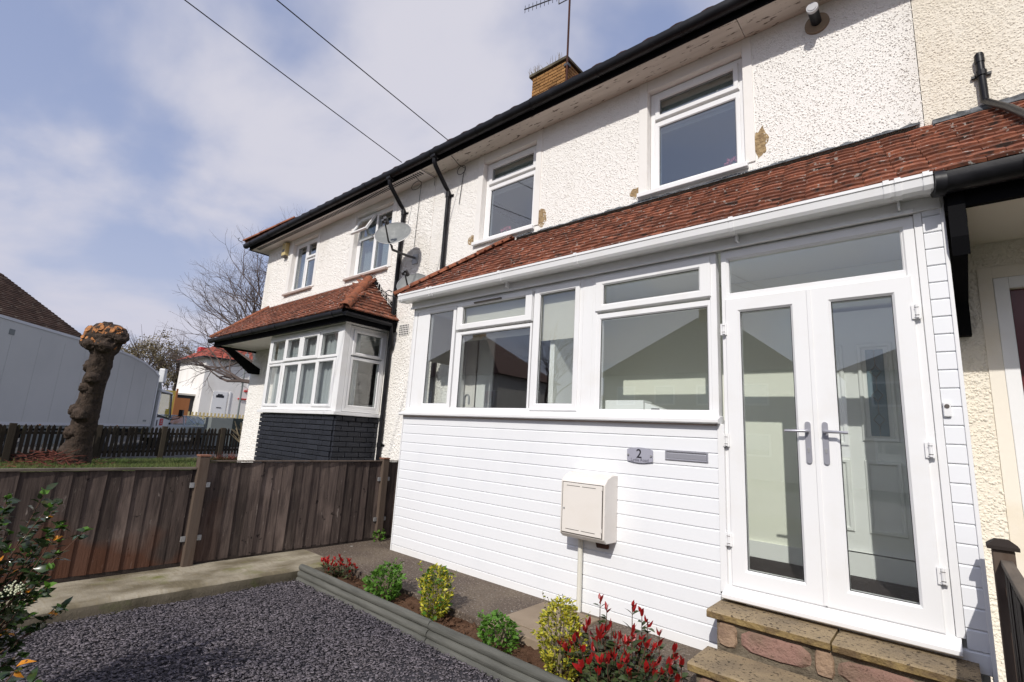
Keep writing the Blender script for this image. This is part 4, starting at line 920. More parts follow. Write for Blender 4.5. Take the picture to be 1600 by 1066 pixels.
# open top-hung vent
ov = MB().ring((0, .50, -.38, 0), (.045, .455, -.335, -.045), 0, .04, .004, .008).build('open_vent', M['upvc'], HL, loc=Vector((L2[0] + .06, W0 + .04, L2[3] - .05)) - WP[HL.name], rot=(-R(27), 0, 0))
MB().box(.043, .457, .015, .02, -.337, -.043).build('pane', M['glass_dark'], ov, loc=(0, 0, 0))
for a in (L1, L2):
    MB().box(a[0] - .14, a[1] + .03, W0 - .06, W0 + .07, a[2] - .045, a[2] - .002).build('sill', M['brown_trim'], HL, bevel=.006)
    surround(HL, a[0], a[1], a[2], a[3], .12)
def curtain(parent, x0, x1, y, z0, z1, amp=.02, fold=.07, vert=False, yr=None, gap=None):
    b = MB(); n_ = int((x1 - x0) / .012)
    for i in range(n_ + 1):
        x = x0 + (x1 - x0) * i / n_; yy = y + amp * math.sin(x / fold * 6.283) + amp * .4 * math.sin(x / fold * 2.7)
        b.v += [(x, yy, z0), (x, yy, z1)] if not vert else [(y + yy - y, x, z0), (y + yy - y, x, z1)]
    for i in range(n_): b.f.append((2 * i, 2 * i + 2, 2 * i + 3, 2 * i + 1)); b.m.append(0)
    return b.build('curtain', M['curtain'], parent, smooth=True, sharp=False)
curtain(HL, L1[0] + .05, L1[0] + .52, W0 + .22, L1[2] + .03, L1[3] - .1); curtain(HL, L1[0] + .6, L1[1] - .05, W0 + .22, L1[2] + .03, L1[3] - .1)
curtain(HL, L2[0] + .05, L2[0] + .48, W0 + .22, L2[2] + .03, L2[3] - .1); curtain(HL, L2[0] + .66, L2[1] - .05, W0 + .22, L2[2] + .03, L2[3] - .1)
downpipe(HL, -6.55, 5.4, .0)
MB().box(-6.40, -6.14, W0 - .012, W0 - .002, 2.79, 2.97).build('air_brick', M['white_smooth'], HL)
ab = MB()
for i in range(6):
    for j in range(5): ab.box(-6.385 + i * .04, -6.36 + i * .04, W0 - .0135, W0 - .0125, 2.80 + j * .034, 2.822 + j * .034)
ab.build('air_brick_holes', M['print'], HL)['kind'] = 'stuff'
MB().tube([(-6.05, 4.3, 5.33)] + [(-6.2 + .13 * math.cos(a), 4.5, 5.27 + .07 * math.sin(a)) for a in [i * .5 for i in range(14)]] + [(-6.2, 4.585, 5.1), (-6.22, 4.585, 4.2)], .004, 5).build('cable', M['wire'], HL)
lumps(HL, 'dash', -11.87, -5.84, 2.9, EZ - .02, [(a[0] - .12, a[1] + .12, a[2] - .05, 9) for a in (L1, L2)], 2300, .009, .020, seed=4, flat=.95)
lumps(HL, 'dash', -6.68, -5.84, -.1, 2.9, [(-6.41, -6.13, 2.78, 2.98)], 2400, .008, .019, seed=5, flat=1.0); lumps(HL, 'dash', -11.87, -9.3, -.1, 2.9, [], 2200, .009, .020, seed=6, flat=.95)
# bay: black brick base, white window, canopy
BYF = 3.84; BXL, BXR = -9.24, -6.70
MB().box(BXL + .03, BXR - .03, BYF + .03, W0 - .004, -.1, 1.50).build('bay_base', M['black_brick'], HL)
bb = HL.children[-1] if HL.children else None
bay = [o for o in HL.children if o.name.startswith('bay_base')][0]
bricks(bay, (BXL + .02, BYF + .02, .30), (1, 0, 0), 11.1, 16, me=BB, out_dir=(0, -1, 0)); bricks(bay, (BXR - .02, BYF + .02, .30), (0, 1, 0), 3.3, 16, me=BB, out_dir=(1, 0, 0))
MB().box(BXL - .03, BXR + .04, BYF - .05, W0 - .004, 1.503, 1.552).build('bay_sill', M['upvc'], HL, bevel=.006)
bw, bh = BXR - BXL - .10, 2.86 - 1.56; c4 = [(.05 + i * (bw - .10) / 4, .05 + (i + 1) * (bw - .10) / 4) for i in range(4)]
cells = []
for i, (a, c) in enumerate(c4):
    op = 1 if i in (0, 3) else 0
    cells.append((a, c, .05, .80, a + (.07 if op else .05), c - (.07 if op else .05), .10, .75, op)); op2 = 1 if i in (1, 2) else 0
    cells.append((a, c, .82, bh - .05, a + (.075 if op2 else .055), c - (.075 if op2 else .055), .88 if op2 else .86, bh - .11 if op2 else bh - .09, op2))
window(HL, (BXL, BYF, 1.56), 0, bw, bh, cells)
MB().box(BXR - .098, BXR + .0, BYF - .004, BYF + .095, 1.555, 2.87).build('bay_corner_post', M['upvc'], HL, bevel=.004)
sw = W0 - .01 - (BYF + .10)
window(HL, (BXR, BYF + .098, 1.56), math.pi / 2, sw, bh, [(.05, sw - .05, .05, .83, .10, sw - .09, .10, .78, 0), (.05, sw - .05, .85, bh - .05, .11, sw - .10, .90, bh - .10, 1)])
MB().box(BXL, BXR, BYF + .001, W0 - .004, 2.875, 2.90).build('bay_head', M['upvc'], HL)
curtain(HL, BXL + .08, BXR - .12, BYF + .13, 1.60, 2.78, .022, .085)
curtain(HL, BYF + .16, BYF + .40, BXR - .18, 1.60, 2.78, .015, .07, vert=True)
# canopy: black fascia, gutter, red tiles, bracket
CE = 3.66; CX0, CX1 = -11.80, -6.48
MB().box(CX0 + .02, CX1, CE + .06, CE + .09, 2.86, 3.02).build('canopy_fascia', M['black_wood'], HL); MB().box(CX1 - .03, CX1, CE + .091, W0 - .004, 2.86, 3.02).build('canopy_fascia', M['black_wood'], HL); MB().box(CX0 + .02, CX0 + .05, CE + .091, W0 - .004, 2.86, 3.02).build('canopy_fascia', M['black_wood'], HL)
MB().box(CX0 + .051, CX1 - .031, CE + .091, W0 - .004, 2.90, 2.915).build('canopy_soffit', M['white_soffit'], HL)
gutter_black(HL, CX0 - .06, CX1 + .02, y=CE, z=2.985, r=.05, nm='canopy_gutter')
b = MB().tube([(CX1 + .04, CE - .01, 2.96), (CX1 + .04, W0 - .14, 2.95), (CX1 + .03, W0 - .12, 2.82), (CX1 - .02, W0 - .05, 2.62), (-6.55, W0 - .05, 2.56)], .032, 10); b.build('bay_drain', M['black'], HL, smooth=True)
dk = MB(); dk.add([(CX0 + .05, CE + .03, 3.03), (CX1, CE + .03, 3.03), (-7.40, W0 - .003, 3.83), (-11.42, W0 - .003, 3.83), (CX1, W0 - .003, 3.03), (CX0 + .05, W0 - .003, 3.03)], [(0, 1, 2, 3), (1, 4, 2), (0, 3, 5)]); dk.build('canopy_deck', M['dark_room'], HL)
vc = Vector((0, W0 - CE - .02, .83)); rows = 12
tiled(HL, (CX0, CE + .0, 3.02), (1, 0, 0), vc, rows, lambda r_: (.40 * r_ / rows, (CX1 - CX0) - .90 * r_ / rows), gauge=(vc.length - .02) / rows)
hv = Vector((-.90, 0, .83)); tiled(HL, (CX1 + .02, CE, 3.02), (0, 1, 0), hv, 12, lambda r_: (.92 * r_ / 12., .93), gauge=hv.length / 12.2, limit=60)
hip_tiles(HL, (CX1 + .03, CE - .02, 3.05), (-7.40, W0 - .03, 3.90), 5, .085)
hip_tiles(HL, (CX0 - .01, CE - .02, 3.05), (-11.40, W0 - .03, 3.88), 5, .07)
b = MB()
for i in range(11):   # ragged painted flashing line stepping down the wall
    t_ = i / 11.; x = -7.38 + .86 * t_; z = 3.92 - .82 * t_; hh = .09 + rnd.uniform(-.02, .03)
    b.add([(x, W0 - .006, z - .10), (x + .08, W0 - .006, z - .10 - .075), (x + .085, W0 - .006, z + hh - .05 - rnd.uniform(0, .03)), (x + .03, W0 - .006, z + hh)], [(0, 1, 2, 3)])
b.build('wall_flashing', M['black_wood'], HL)
MB().prism([(W0 - .07, 3.80), (W0 - .005, 3.84), (W0 - .005, 3.90), (W0 - .02, 3.87)], -11.35, -7.5, 'x').build('flashing', M['lead'], HL)
MB().prism([(W0 - .20, 2.36), (W0 - .002, 2.36), (W0 - .002, 2.48), (CE + .28, 2.86), (CE + .12, 2.86)], -11.50, -11.40, 'x').build('bracket', M['black_wood'], HL)
# alarm box
al = thing('alarm_box', 'yellowed alarm box under the eaves of the end house', 'alarm', (-10.92, 4.55, 5.0))
MB().prism([(W0 - .095, 5.02), (W0 - .004, 5.02), (W0 - .004, 5.33), (W0 - .095, 5.31)], -10.99, -10.82, 'x').build('case', M['alarm_y'], al, bevel=.01)
MB().box(-10.985, -10.825, W0 - .10, W0 - .005, 4.985, 5.019).build('lower_case', M['box_dark'], al, bevel=.01)
MB().box(-10.95, -10.86, W0 - .0965, W0 - .0955, 5.1, 5.16).build('print', M['grey_print'], al)

# ---------------- satellite dishes
def dish(label, wall_x, wall_z, centre, aim, rx, ry):
    t = thing('satellite_dish', label, 'satellite dish', (wall_x, W0, wall_z), group='satellite dishes on the white walls')
    c = Vector(centre); d = Vector(aim).normalized(); x_ = d.cross(Vector((0, 0, 1))).normalized(); y_ = x_.cross(d)
    b = MB(); nr, na = 6, 36
    for side in (0, 1):
        for i in range(nr + 1):
            r_ = i / nr
            for k in range(na):
                a = 2 * math.pi * k / na; b.v.append(tuple(c + x_ * (rx * r_ * math.cos(a)) + y_ * (ry * r_ * math.sin(a)) + d * (.06 * r_ * r_ - .008 * side)))
    for side in (0, 1):
        o_ = side * (nr + 1) * na
        for i in range(nr):
            for k in range(na): b.f.append((o_ + i * na + k, o_ + i * na + (k + 1) % na, o_ + (i + 1) * na + (k + 1) % na, o_ + (i + 1) * na + k))
    o2 = (nr + 1) * na
    for k in range(na): b.f.append((nr * na + k, nr * na + (k + 1) % na, o2 + nr * na + (k + 1) % na, o2 + nr * na + k))
    b.m = [0] * len(b.f); b.build('reflector', M['dish'], t, smooth=True)
    rimp = [tuple(c + x_ * (rx * math.cos(a)) + y_ * (ry * math.sin(a)) + d * .058) for a in [2 * math.pi * k / 36 for k in range(37)]]
    MB().tube(rimp, .006, 6).build('rim', M['galv'], t)
    w_ = Vector((wall_x, W0 - .005, wall_z)); low = c - y_ * (ry * .80) - d * .01
    MB().tube([w_ + Vector((0, -.02, 0)), w_ + Vector((-.03, -.14, 0)), low - d * .06 + Vector((0, 0, -.03)), low - d * .02], .019, 10).build('mount_arm', M['dark_metal'], t, smooth=True)
    lnb = c + d * .34 - y_ * .02
    MB().tube([low - d * .03, low + d * .10 - y_ * .02, lnb - y_ * .05, lnb], [.014, .014, .011, .011], 8).build('feed_arm', M['dark_metal'], t, smooth=True)
    MB().tube([lnb + d * .04, lnb - d * .07], [.026, .032], 12).tube([lnb + d * .0 + x_ * .05, lnb - d * .05 + x_ * .05], [.022, .028], 12).build('receiver', M['dark_metal'], t, smooth=True)
    MB().box(wall_x - .07, wall_x + .07, W0 - .02, W0 - .003, wall_z - .10, wall_z + .06).build('wall_plate', M['galv'], t, bevel=.004)
    return t
dish('upper satellite dish in front of the black downpipe', -6.16, 4.04, (-6.20, 4.18, 4.28), (.45, -.82, .42), .29, .235)
dish('lower satellite dish half hidden by the porch roof', -5.56, 3.2, (-5.60, 4.20, 3.37), (.45, -.82, .42), .24, .20)

# ================================================================== RIGHT HOUSE
HR = thing('terraced_house', 'cream rendered neighbour house at right with maroon door', 'house', (2, 4.6, 0))
wall_mb(MB(), .085, 6.0, -.3, EZ, W0 + .004, W0 + .24, [(.42, 1.30, .45, 2.52)]).build('front_wall', M['cream_dash'], HR)
lumps(HR, 'cream_dash', .09, 2.0, 2.7, EZ - .02, [], 7500, .005, .015, y=W0 + .004, seed=7, flat=.55); lumps(HR, 'cream_dash', .115, .268, 0, 2.7, [], 5600, .006, .018, y=W0 + .004, seed=8, flat=.7)
MB().box(.085, 6, 11.8, 12, -.3, EZ).box(5.76, 6, W0 + .241, 11.79, -.3, EZ).build('rear_walls', M['cream_dash'], HR)
eaves(HR, .085, 6.0, 'soffit'); main_roof(HR, .085, 6.0)
for a in ((.345, .419), (1.301, 1.375)): MB().box(a[0], a[1], W0 - .012, W0 + .1, .30, 2.60).build('door_frame', M['upvc'], HR, bevel=.004)
MB().box(.4195, 1.3005, W0 - .011, W0 + .1, 2.521, 2.60).build('door_frame', M['upvc'], HR, bevel=.004)
MB().box(.27, .344, W0 - .006, W0 + .05, .30, 2.68).build('smooth_band', M['cream_smooth'], HR); MB().box(.3445, 1.45, W0 - .006, W0 + .05, 2.602, 2.68).build('smooth_band', M['cream_smooth'], HR)
dd = MB().box(.425, 1.295, W0 + .04, W0 + .09, .45, 2.515).build('front_door', M['maroon'], HR)
for a in ((.52, .84, 1.5, 2.35), (.52, .84, .6, 1.35), (.90, 1.2, 1.5, 2.35)): MB().ring(a, (a[0] + .03, a[1] - .03, a[2] + .03, a[3] - .03), W0 + .03, W0 + .041, .004, .006).build('door_panel', M['maroon'], dd)
MB().box(.15, 5.9, 3.70, W0 - .002, 2.86, 2.88).build('canopy_soffit', M['cream_smooth'], HR)
MB().box(.1135, 5.95, 3.62, 3.66, 2.78, 2.95).build('canopy_fascia', M['black_wood'], HR)
gutter_black(HR, .085, 5.95, y=3.555, z=2.925, r=.072, nm='canopy_gutter')
MB().tube([(.07, 3.54, 2.915), (.12, 3.55, 2.915)], .076, 14).build('gutter_connector', M['black'], HR, smooth=True)
MB().prism([(3.66, 2.70), (3.66, 2.78), (W0 - .01, 2.78), (W0 - .01, 2.20), (W0 - .09, 2.20), (W0 - .14, 2.42)], .125, .205, 'x').build('bracket', M['black_wood'], HR, bevel=.004)
MB().prism([(3.605, 2.86), (3.66, 2.86), (3.66, 2.55), (3.64, 2.5), (3.60, 2.6)], .125, .20, 'x').build('bracket', M['black_wood'], HR)
dk = MB(); dk.add([(.10, 3.58, 2.99), (6, 3.58, 2.99), (6, 4.598, 3.84), (.10, 4.598, 3.84)], [(0, 1, 2, 3)]); dk.build('canopy_deck', M['dark_room'], HR)
tiled(HR, (.20, 3.53, 2.955), (1, 0, 0), vd, 13, lambda r_: (-.06, 5.7), gauge=ga, limit=120)
b = MB()
for i in range(80):
    x = .13 + i * .07; b.add([(x, W0 - .06, 3.845), (x + .07, W0 - .06, 3.845), (x + .07, W0 - .003, 3.915 + rnd.uniform(-.01, .01)), (x, W0 - .003, 3.915 + rnd.uniform(-.01, .01))], [(0, 1, 2, 3)])
b.build('flashing', M['lead'], HR)
op = MB().tube([(.425, W0 - .035, 4.30), (.425, W0 - .035, 3.93), (.44, W0 - .08, 3.88), (.50, 4.2, 3.62), (.56, 3.75, 3.24)], .024, 12).build('overflow_pipe', M['black'], HR, smooth=True)
MB().tube([(.425, W0 - .035, 4.13), (.425, W0 - .035, 4.17)], .031, 12).box(.37, .48, W0 - .02, W0 - .003, 4.14, 4.16).build('collar', M['black'], op)
MB().tube([(.425, W0 + .0, 4.28), (.425, W0 - .035, 4.30), (.425, W0 - .035, 4.24)], .028, 12).build('elbow', M['black'], op, smooth=True)

# ================================================================== FENCES
# board fence between the gardens, x = -5.42
bf = thing('board_fence', 'dark weathered vertical board fence with three posts beside the kerb', 'fence', (-5.42, 1.8, 0))
def fboard(h, w_=.125, t0=.019, t1=.006, mat='fence'):
    b = MB(); n_ = 6; b.v = []
    for j in range(n_ + 1):
        z = h * j / n_; b.v += [(t1, -w_ / 2, z), (t0, w_ / 2, z), (0, w_ / 2, z), (0, -w_ / 2, z)]
    for j in range(n_):
        for k in range(4): b.f.append((j * 4 + k, j * 4 + (k + 1) % 4, (j + 1) * 4 + (k + 1) % 4, (j + 1) * 4 + k)); b.m.append(0)
    b.f += [(0, 1, 2, 3), (n_ * 4, n_ * 4 + 1, n_ * 4 + 2, n_ * 4 + 3)]; b.m += [0, 0]
    return b.mesh('fence_board', M[mat])
fm1 = fboard(.83); fm2 = fboard(.915)
y = -1.7
while y < 4.55:
    if not (1.77 < y < 1.80 or 3.84 < y < 3.89):
        me = fm1 if y < 1.8 else fm2
        inst(me, 'fence_board', bf, (-5.425 + rnd.uniform(-.003, .003), y, .035 if y < 1.8 else .02), (rnd.uniform(-.014, .014), rnd.uniform(-.006, .006), rnd.uniform(-.05, .05)), (rnd.uniform(.7, 1.15), rnd.uniform(.95, 1.08), rnd.uniform(.992, 1.0)))
    y += .108
MB().box(-5.44, -5.39, -1.75, 1.74, .866, .886).build('capping', M['rail_top'], bf, bevel=.002); MB().box(-5.44, -5.39, 1.85, 4.59, .936, .948).build('capping', M['post'], bf, bevel=.002)
for y, h in ((1.79, .985), (3.865, .965), (-.1, .90)):
    po = MB().box(-5.455, -5.365, y - .045, y + .045, -.1, h).build('post', M['post'], bf, bevel=.006)
    MB().box(-5.46, -5.36, y - .05, y + .05, h + .001, h + .018).build('post_cap', M['post_cap'], po, bevel=.003)
    for s in (-1, 1):
        for z in (.22, .70): MB().box(-5.402, -5.385, y + s * .048, y + s * .085, z, z + .045).build('fence_clip', M['galv'], po)
for (a, c) in ((-1.7, 1.74), (1.84, 4.55)):
    for z in (.25, .70): MB().box(-5.47, -5.427, a, c, z, z + .05).build('rail', M['dark_fence'], bf)
MB().box(-5.435, -5.415, -1.7, 4.55, -.05, .034).build('gravel_board', M['dark_fence'], bf)
# right side fence seen along its length
rf = thing('side_fence', 'black stained slatted fence at right edge running towards the viewer', 'fence', (.17, 2, 0))
po = MB().box(.135, .215, 3.46, 3.54, -.1, .945).build('post', M['post'], rf, bevel=.005)
b = MB().box(.118, .232, 3.443, 3.557, .946, .962); b.add([(.118, 3.443, .962), (.232, 3.443, .962), (.232, 3.557, .962), (.118, 3.557, .962), (.15, 3.475, .99), (.20, 3.475, .99), (.20, 3.525, .99), (.15, 3.525, .99)], [(0, 1, 5, 4), (1, 2, 6, 5), (2, 3, 7, 6), (3, 0, 4, 7), (4, 5, 6, 7)])
b.build('post_cap', M['dark_fence'], po)
MB().box(.160, .205, -1.0, 3.458, .872, .90).build('capping', M['rail_top'], rf, bevel=.004)
sm = MB().box(-.008, .008, -.056, .056, 0, .92).mesh('slat', M['dark_fence'])
y = -.95
while y < 3.44: inst(sm, 'slat', rf, (.172 + rnd.uniform(-.003, .003), y, -.06), (0, 0, rnd.uniform(-.05, .0))); y += .105
for z in (.1, .72): MB().box(.185, .22, -1, 3.458, z, z + .06).build('rail', M['dark_fence'], rf)

# picket fence
pk = thing('picket_fence', 'low dark picket fence around the far lawn', 'fence', (-18.5, 3.5, 0))
path = [(-16.7, -.9), (-17.45, 1.4), (-18.39, 3.25), (-18.95, 5.0), (-19.45, 6.9), (-20.1, 8.6)]
pm = MB(); pm.add([(-.04, 0, 0), (.04, 0, 0), (.04, 0, .84), (0, 0, .90), (-.04, 0, .84), (-.04, .02, 0), (.04, .02, 0), (.04, .02, .84), (0, .02, .90), (-.04, .02, .84)], [(0, 1, 2, 3, 4), (5, 9, 8, 7, 6), (0, 5, 6, 1), (1, 6, 7, 2), (2, 7, 8, 3), (3, 8, 9, 4), (4, 9, 5, 0)])
PKM = pm.mesh('picket', M['picket'])
zoff = lambda y: .02 + .015 * (y - 1)
for (a, c) in zip(path[:-1], path[1:]):
    A, C = Vector(a), Vector(c); d = C - A; L_ = d.length; ang = math.atan2(d.y, d.x); n_ = int(L_ / .128)
    for i in range(1, n_):
        p = A + d * (i / n_); inst(PKM, 'picket', pk, (p.x, p.y, gz(p.x, p.y) * 0 + zoff(p.y) + rnd.uniform(-.01, .02)), (rnd.uniform(-.03, .03), rnd.uniform(-.04, .04), ang + rnd.uniform(-.12, .12)))
    for z in (.12, .66):
        nv = Vector((-d.y, d.x)).normalized() * -.045
        b = MB(); q0, q1 = A - nv * .9, C - nv * .9; w_ = Vector((-d.y, d.x)).normalized() * .02
        b.add([(q0.x - w_.x, q0.y - w_.y, zoff(q0.y) + z), (q1.x - w_.x, q1.y - w_.y, zoff(q1.y) + z), (q1.x + w_.x, q1.y + w_.y, zoff(q1.y) + z), (q0.x + w_.x, q0.y + w_.y, zoff(q0.y) + z), (q0.x - w_.x, q0.y - w_.y, zoff(q0.y) + z + .07), (q1.x - w_.x, q1.y - w_.y, zoff(q1.y) + z + .07), (q1.x + w_.x, q1.y + w_.y, zoff(q1.y) + z + .07), (q0.x + w_.x, q0.y + w_.y, zoff(q0.y) + z + .07)], [(0, 3, 2, 1), (4, 5, 6, 7), (0, 1, 5, 4), (1, 2, 6, 5), (2, 3, 7, 6), (3, 0, 4, 7)])
        b.build('rail', M['picket'], pk)
for (x, y) in path: MB().box(x - .07, x + .07, y - .07, y + .07, -.3, zoff(y) + .93).build('post', M['picket'], pk, bevel=.01)

# ================================================================== PLANTS
def leaf_mesh(L_, W_, mat, fold=.25, curl=.12, nm='leaf'):
    b = MB(); pr = [0, .30, .62, 1.0]; ww = [.12, 1.0, .82, .04]
    for t_, w_ in zip(pr, ww):
        z = -curl * L_ * t_ * t_; b.v += [(-W_ / 2 * w_, L_ * t_, z + fold * W_ * w_ / 2), (0, L_ * t_, z), (W_ / 2 * w_, L_ * t_, z + fold * W_ * w_ / 2)]
    for i in range(3): a = i * 3; b.f += [(a, a + 1, a + 4, a + 3), (a + 1, a + 2, a + 5, a + 4)]
    b.m = [0] * len(b.f); me = b.mesh(nm, mat, smooth=True); return me
def dir_rot(d, roll=0):
    d = Vector(d).normalized(); q = d.to_track_quat('Y', 'Z'); return (q.to_matrix() @ Matrix.Rotation(roll, 3, 'Y'))
def place_leaves(parent, items, limit, stuffname='foliage'):
    """items: (mesh, pos, dir, roll, scale). nearest in-view first become parts, the rest one joined part"""
    items.sort(key=lambda t: dist_cam(t[1]) + (0 if inview(t[1]) else 50))
    for me, p, d, ro, s in items[:limit]: inst(me, 'leaf', parent, p, dir_rot(d, ro).to_euler(), (s, s, s))
    rest = items[limit:]; groups = {}
    for it in rest: groups.setdefault(it[0].name, []).append(it)
    for gname, g_ in groups.items():
        me = g_[0][0]; vs = [v.co.copy() for v in me.vertices]; fs = [tuple(p.vertices) for p in me.polygons]; b = MB()
        for _, p, d, ro, s in g_:
            r_ = dir_rot(d, ro); b.add([Vector(p) + r_ @ (v * s) for v in vs], fs)
        b.build(stuffname, me.materials[0], parent, smooth=True, sharp=False, kind='stuff')
def rdir(zmin=-.2, zmax=1.0):
    a = rnd.uniform(0, 6.283); z = rnd.uniform(zmin, zmax); r_ = math.sqrt(max(0, 1 - min(1, z * z))); return Vector((r_ * math.cos(a), r_ * math.sin(a), z))
LR = [leaf_mesh(.052, .022, M['redleaf'], .35, .05), leaf_mesh(.040, .018, M['redleaf'], .5, .1)]
LG = [leaf_mesh(.062, .030, M['greenleaf'], .25, .2), leaf_mesh(.050, .026, M['greenleaf'], .2, .3)]
def photinia(name, label, x, y, z, nst, hgt, spread, nred, ngreen, limit, sc=1.0, tall=()):
    t = thing(name, label, 'shrub', (x, y, z)); st_ = MB(); items = []
    tips = []
    for i in range(nst):
        a = rnd.uniform(0, 6.283); r_ = spread * math.sqrt(rnd.uniform(0.02, 1)); h = hgt * rnd.uniform(.62, 1.0) * (1 - .35 * (r_ / spread) ** 2)
        tips.append((Vector((x + r_ * math.cos(a), y + r_ * math.sin(a) * .75, z + h)), Vector((x + rnd.uniform(-.04, .04), y + rnd.uniform(-.03, .03), z - .02))))
    for (dx, dy, h) in tall: tips.append((Vector((x + dx, y + dy, z + h)), Vector((x + dx * .4, y + dy * .4, z))))
    for tip, base in tips:
        mid = (tip + base) / 2 + Vector(((tip.x - x) * .3, (tip.y - y) * .3, .0))
        st_.tube([base, mid, tip], [.004 * sc, .0032 * sc, .002 * sc], 5)
        ax = (tip - mid).normalized()
        for k in range(nred):
            d = (ax * rnd.uniform(.7, 1.5) + rdir(-.3, .6) * rnd.uniform(.5, .9)); items.append((rnd.choice(LR), tip - ax * rnd.uniform(0, .03 * sc), d, rnd.uniform(0, 6.28), sc * rnd.uniform(.6, 1.15)))
        for k in range(ngreen):
            f_ = rnd.uniform(.12, .9); p = base.lerp(mid, f_ * 2) if f_ < .5 else mid.lerp(tip, f_ * 2 - 1)
            d = rdir(-.15, .6) + ax * .3; items.append((rnd.choice(LG), p, d, rnd.uniform(-.8, .8), sc * rnd.uniform(.7, 1.2)))
    st_.build('stems', M['stem'], t, smooth=True); place_leaves(t, items, limit); return t
photinia('red_leaved_shrub', 'large shrub with scarlet leaf tips in front of the cladding near the steps', -1.50, 2.80, -.05, 62, .36, .36, 5, 13, 300, 1.12, tall=((-.26, .22, .40), (-.20, .20, .36), (-.05, .25, .40), (.0, .28, .37), (.05, .25, .34), (.14, .22, .31), (.24, .2, .26), (.30, .15, .22)))
photinia('red_leaved_shrub', 'small dark red shrub at the left end of the flower bed', -4.42, 2.76, -.05, 36, .21, .19, 6, 6, 200, .72)
def dense(name, label, x, y, z, h, rx, ry, n_, lm, limit, matn='pale_twig', shape='egg', nst=9, updir=.5):
    t = thing(name, label, 'shrub', (x, y, z)); st_ = MB(); items = []
    for i in range(nst):
        a = rnd.uniform(0, 6.28); r_ = rnd.uniform(.2, .9); st_.tube([(x, y, z - .02), (x + rx * .4 * r_ * math.cos(a), y + ry * .4 * r_ * math.sin(a), z + h * .45), (x + rx * r_ * math.cos(a) * .8, y + ry * r_ * math.sin(a) * .8, z + h * rnd.uniform(.7, .95))], [.006, .004, .002], 5)
    lobes = [(rnd.uniform(0, 6.28), rnd.uniform(0.1, 1), rnd.uniform(.06, .20)) for _ in range(9)]
    for i in range(n_):
        a = rnd.uniform(0, 6.28); f_ = rnd.uniform(0, 1); prof = (math.sin(math.pi * min(1, .12 + f_ * .88)) ** .45) * (.75 + .25 * f_) if shape == 'egg' else (math.sin(math.pi * (.2 + .75 * f_)))
        lump = 1 + sum(w_ * math.cos(a - la) * (1 if abs(f_ - lf) < .25 else 0) for la, lf, w_ in lobes); r_ = prof * lump * math.sqrt(rnd.uniform(.35, 1.0))
        p = Vector((x + rx * r_ * math.cos(a), y + ry * r_ * math.sin(a), z + h * f_ * (1 + .08 * math.sin(a * 3))))
        d = Vector((math.cos(a), math.sin(a), updir + rnd.uniform(-.3, .8))) + rdir(-1, 1) * .7
        items.append((rnd.choice(lm), p, d, rnd.uniform(-1.2, 1.2), rnd.uniform(.65, 1.2)))
    for k in range(11):   # longer shoots breaking the outline
        a = rnd.uniform(0, 6.28); p0 = Vector((x + rx * .6 * math.cos(a), y + ry * .6 * math.sin(a), z + h * rnd.uniform(.5, .85))); d = Vector((math.cos(a) * .5, math.sin(a) * .5, rnd.uniform(.5, 1.5))).normalized(); L_ = h * rnd.uniform(.22, .42)
        st_.tube([p0, p0 + d * L_], [.0025, .0012], 4)
        for q in range(9): items.append((rnd.choice(lm), p0 + d * L_ * (q + 1) / 9, d * .6 + rdir(-.4, .7), rnd.uniform(-1, 1), rnd.uniform(.45, .95)))
    st_.build('stems', M[matn], t); place_leaves(t, items, limit); return t
YL = [leaf_mesh(.033, .018, M['yellowleaf'], .2, .1), leaf_mesh(.028, .016, M['yellowleaf'], .3, .2)]; GL = [leaf_mesh(.036, .025, M['brightleaf'], .2, .3), leaf_mesh(.030, .022, M['brightleaf'], .3, .2)]
G2 = [leaf_mesh(.024, .012, M['greenleaf'], .2, .1)]
dense('yellow_shrub', 'upright yellow variegated shrub in the middle of the flower bed', -3.07, 2.78, -.05, .35, .14, .13, 1100, YL + YL + GL[:1], 300)
dense('yellow_shrub', 'tall yellow variegated shrub touching the large red leaved shrub', -1.86, 2.74, -.05, .40, .16, .15, 1400, YL + YL + YL + G2, 300, 'pale_twig')
dense('green_shrub', 'bushy bright green shrub between the small red one and the yellow one', -3.66, 2.77, -.05, .25, .19, .15, 800, GL, 300, 'pale_twig', nst=12)
dense('green_shrub', 'thin bright green shrub beside the concrete slab', -2.37, 2.74, -.05, .20, .16, .13, 480, GL, 250, 'pale_twig', nst=10)
dense('green_weed', 'small green weed at the foot of the fence near the porch', -5.33, 3.83, .0, .10, .06, .10, 60, GL, 60)
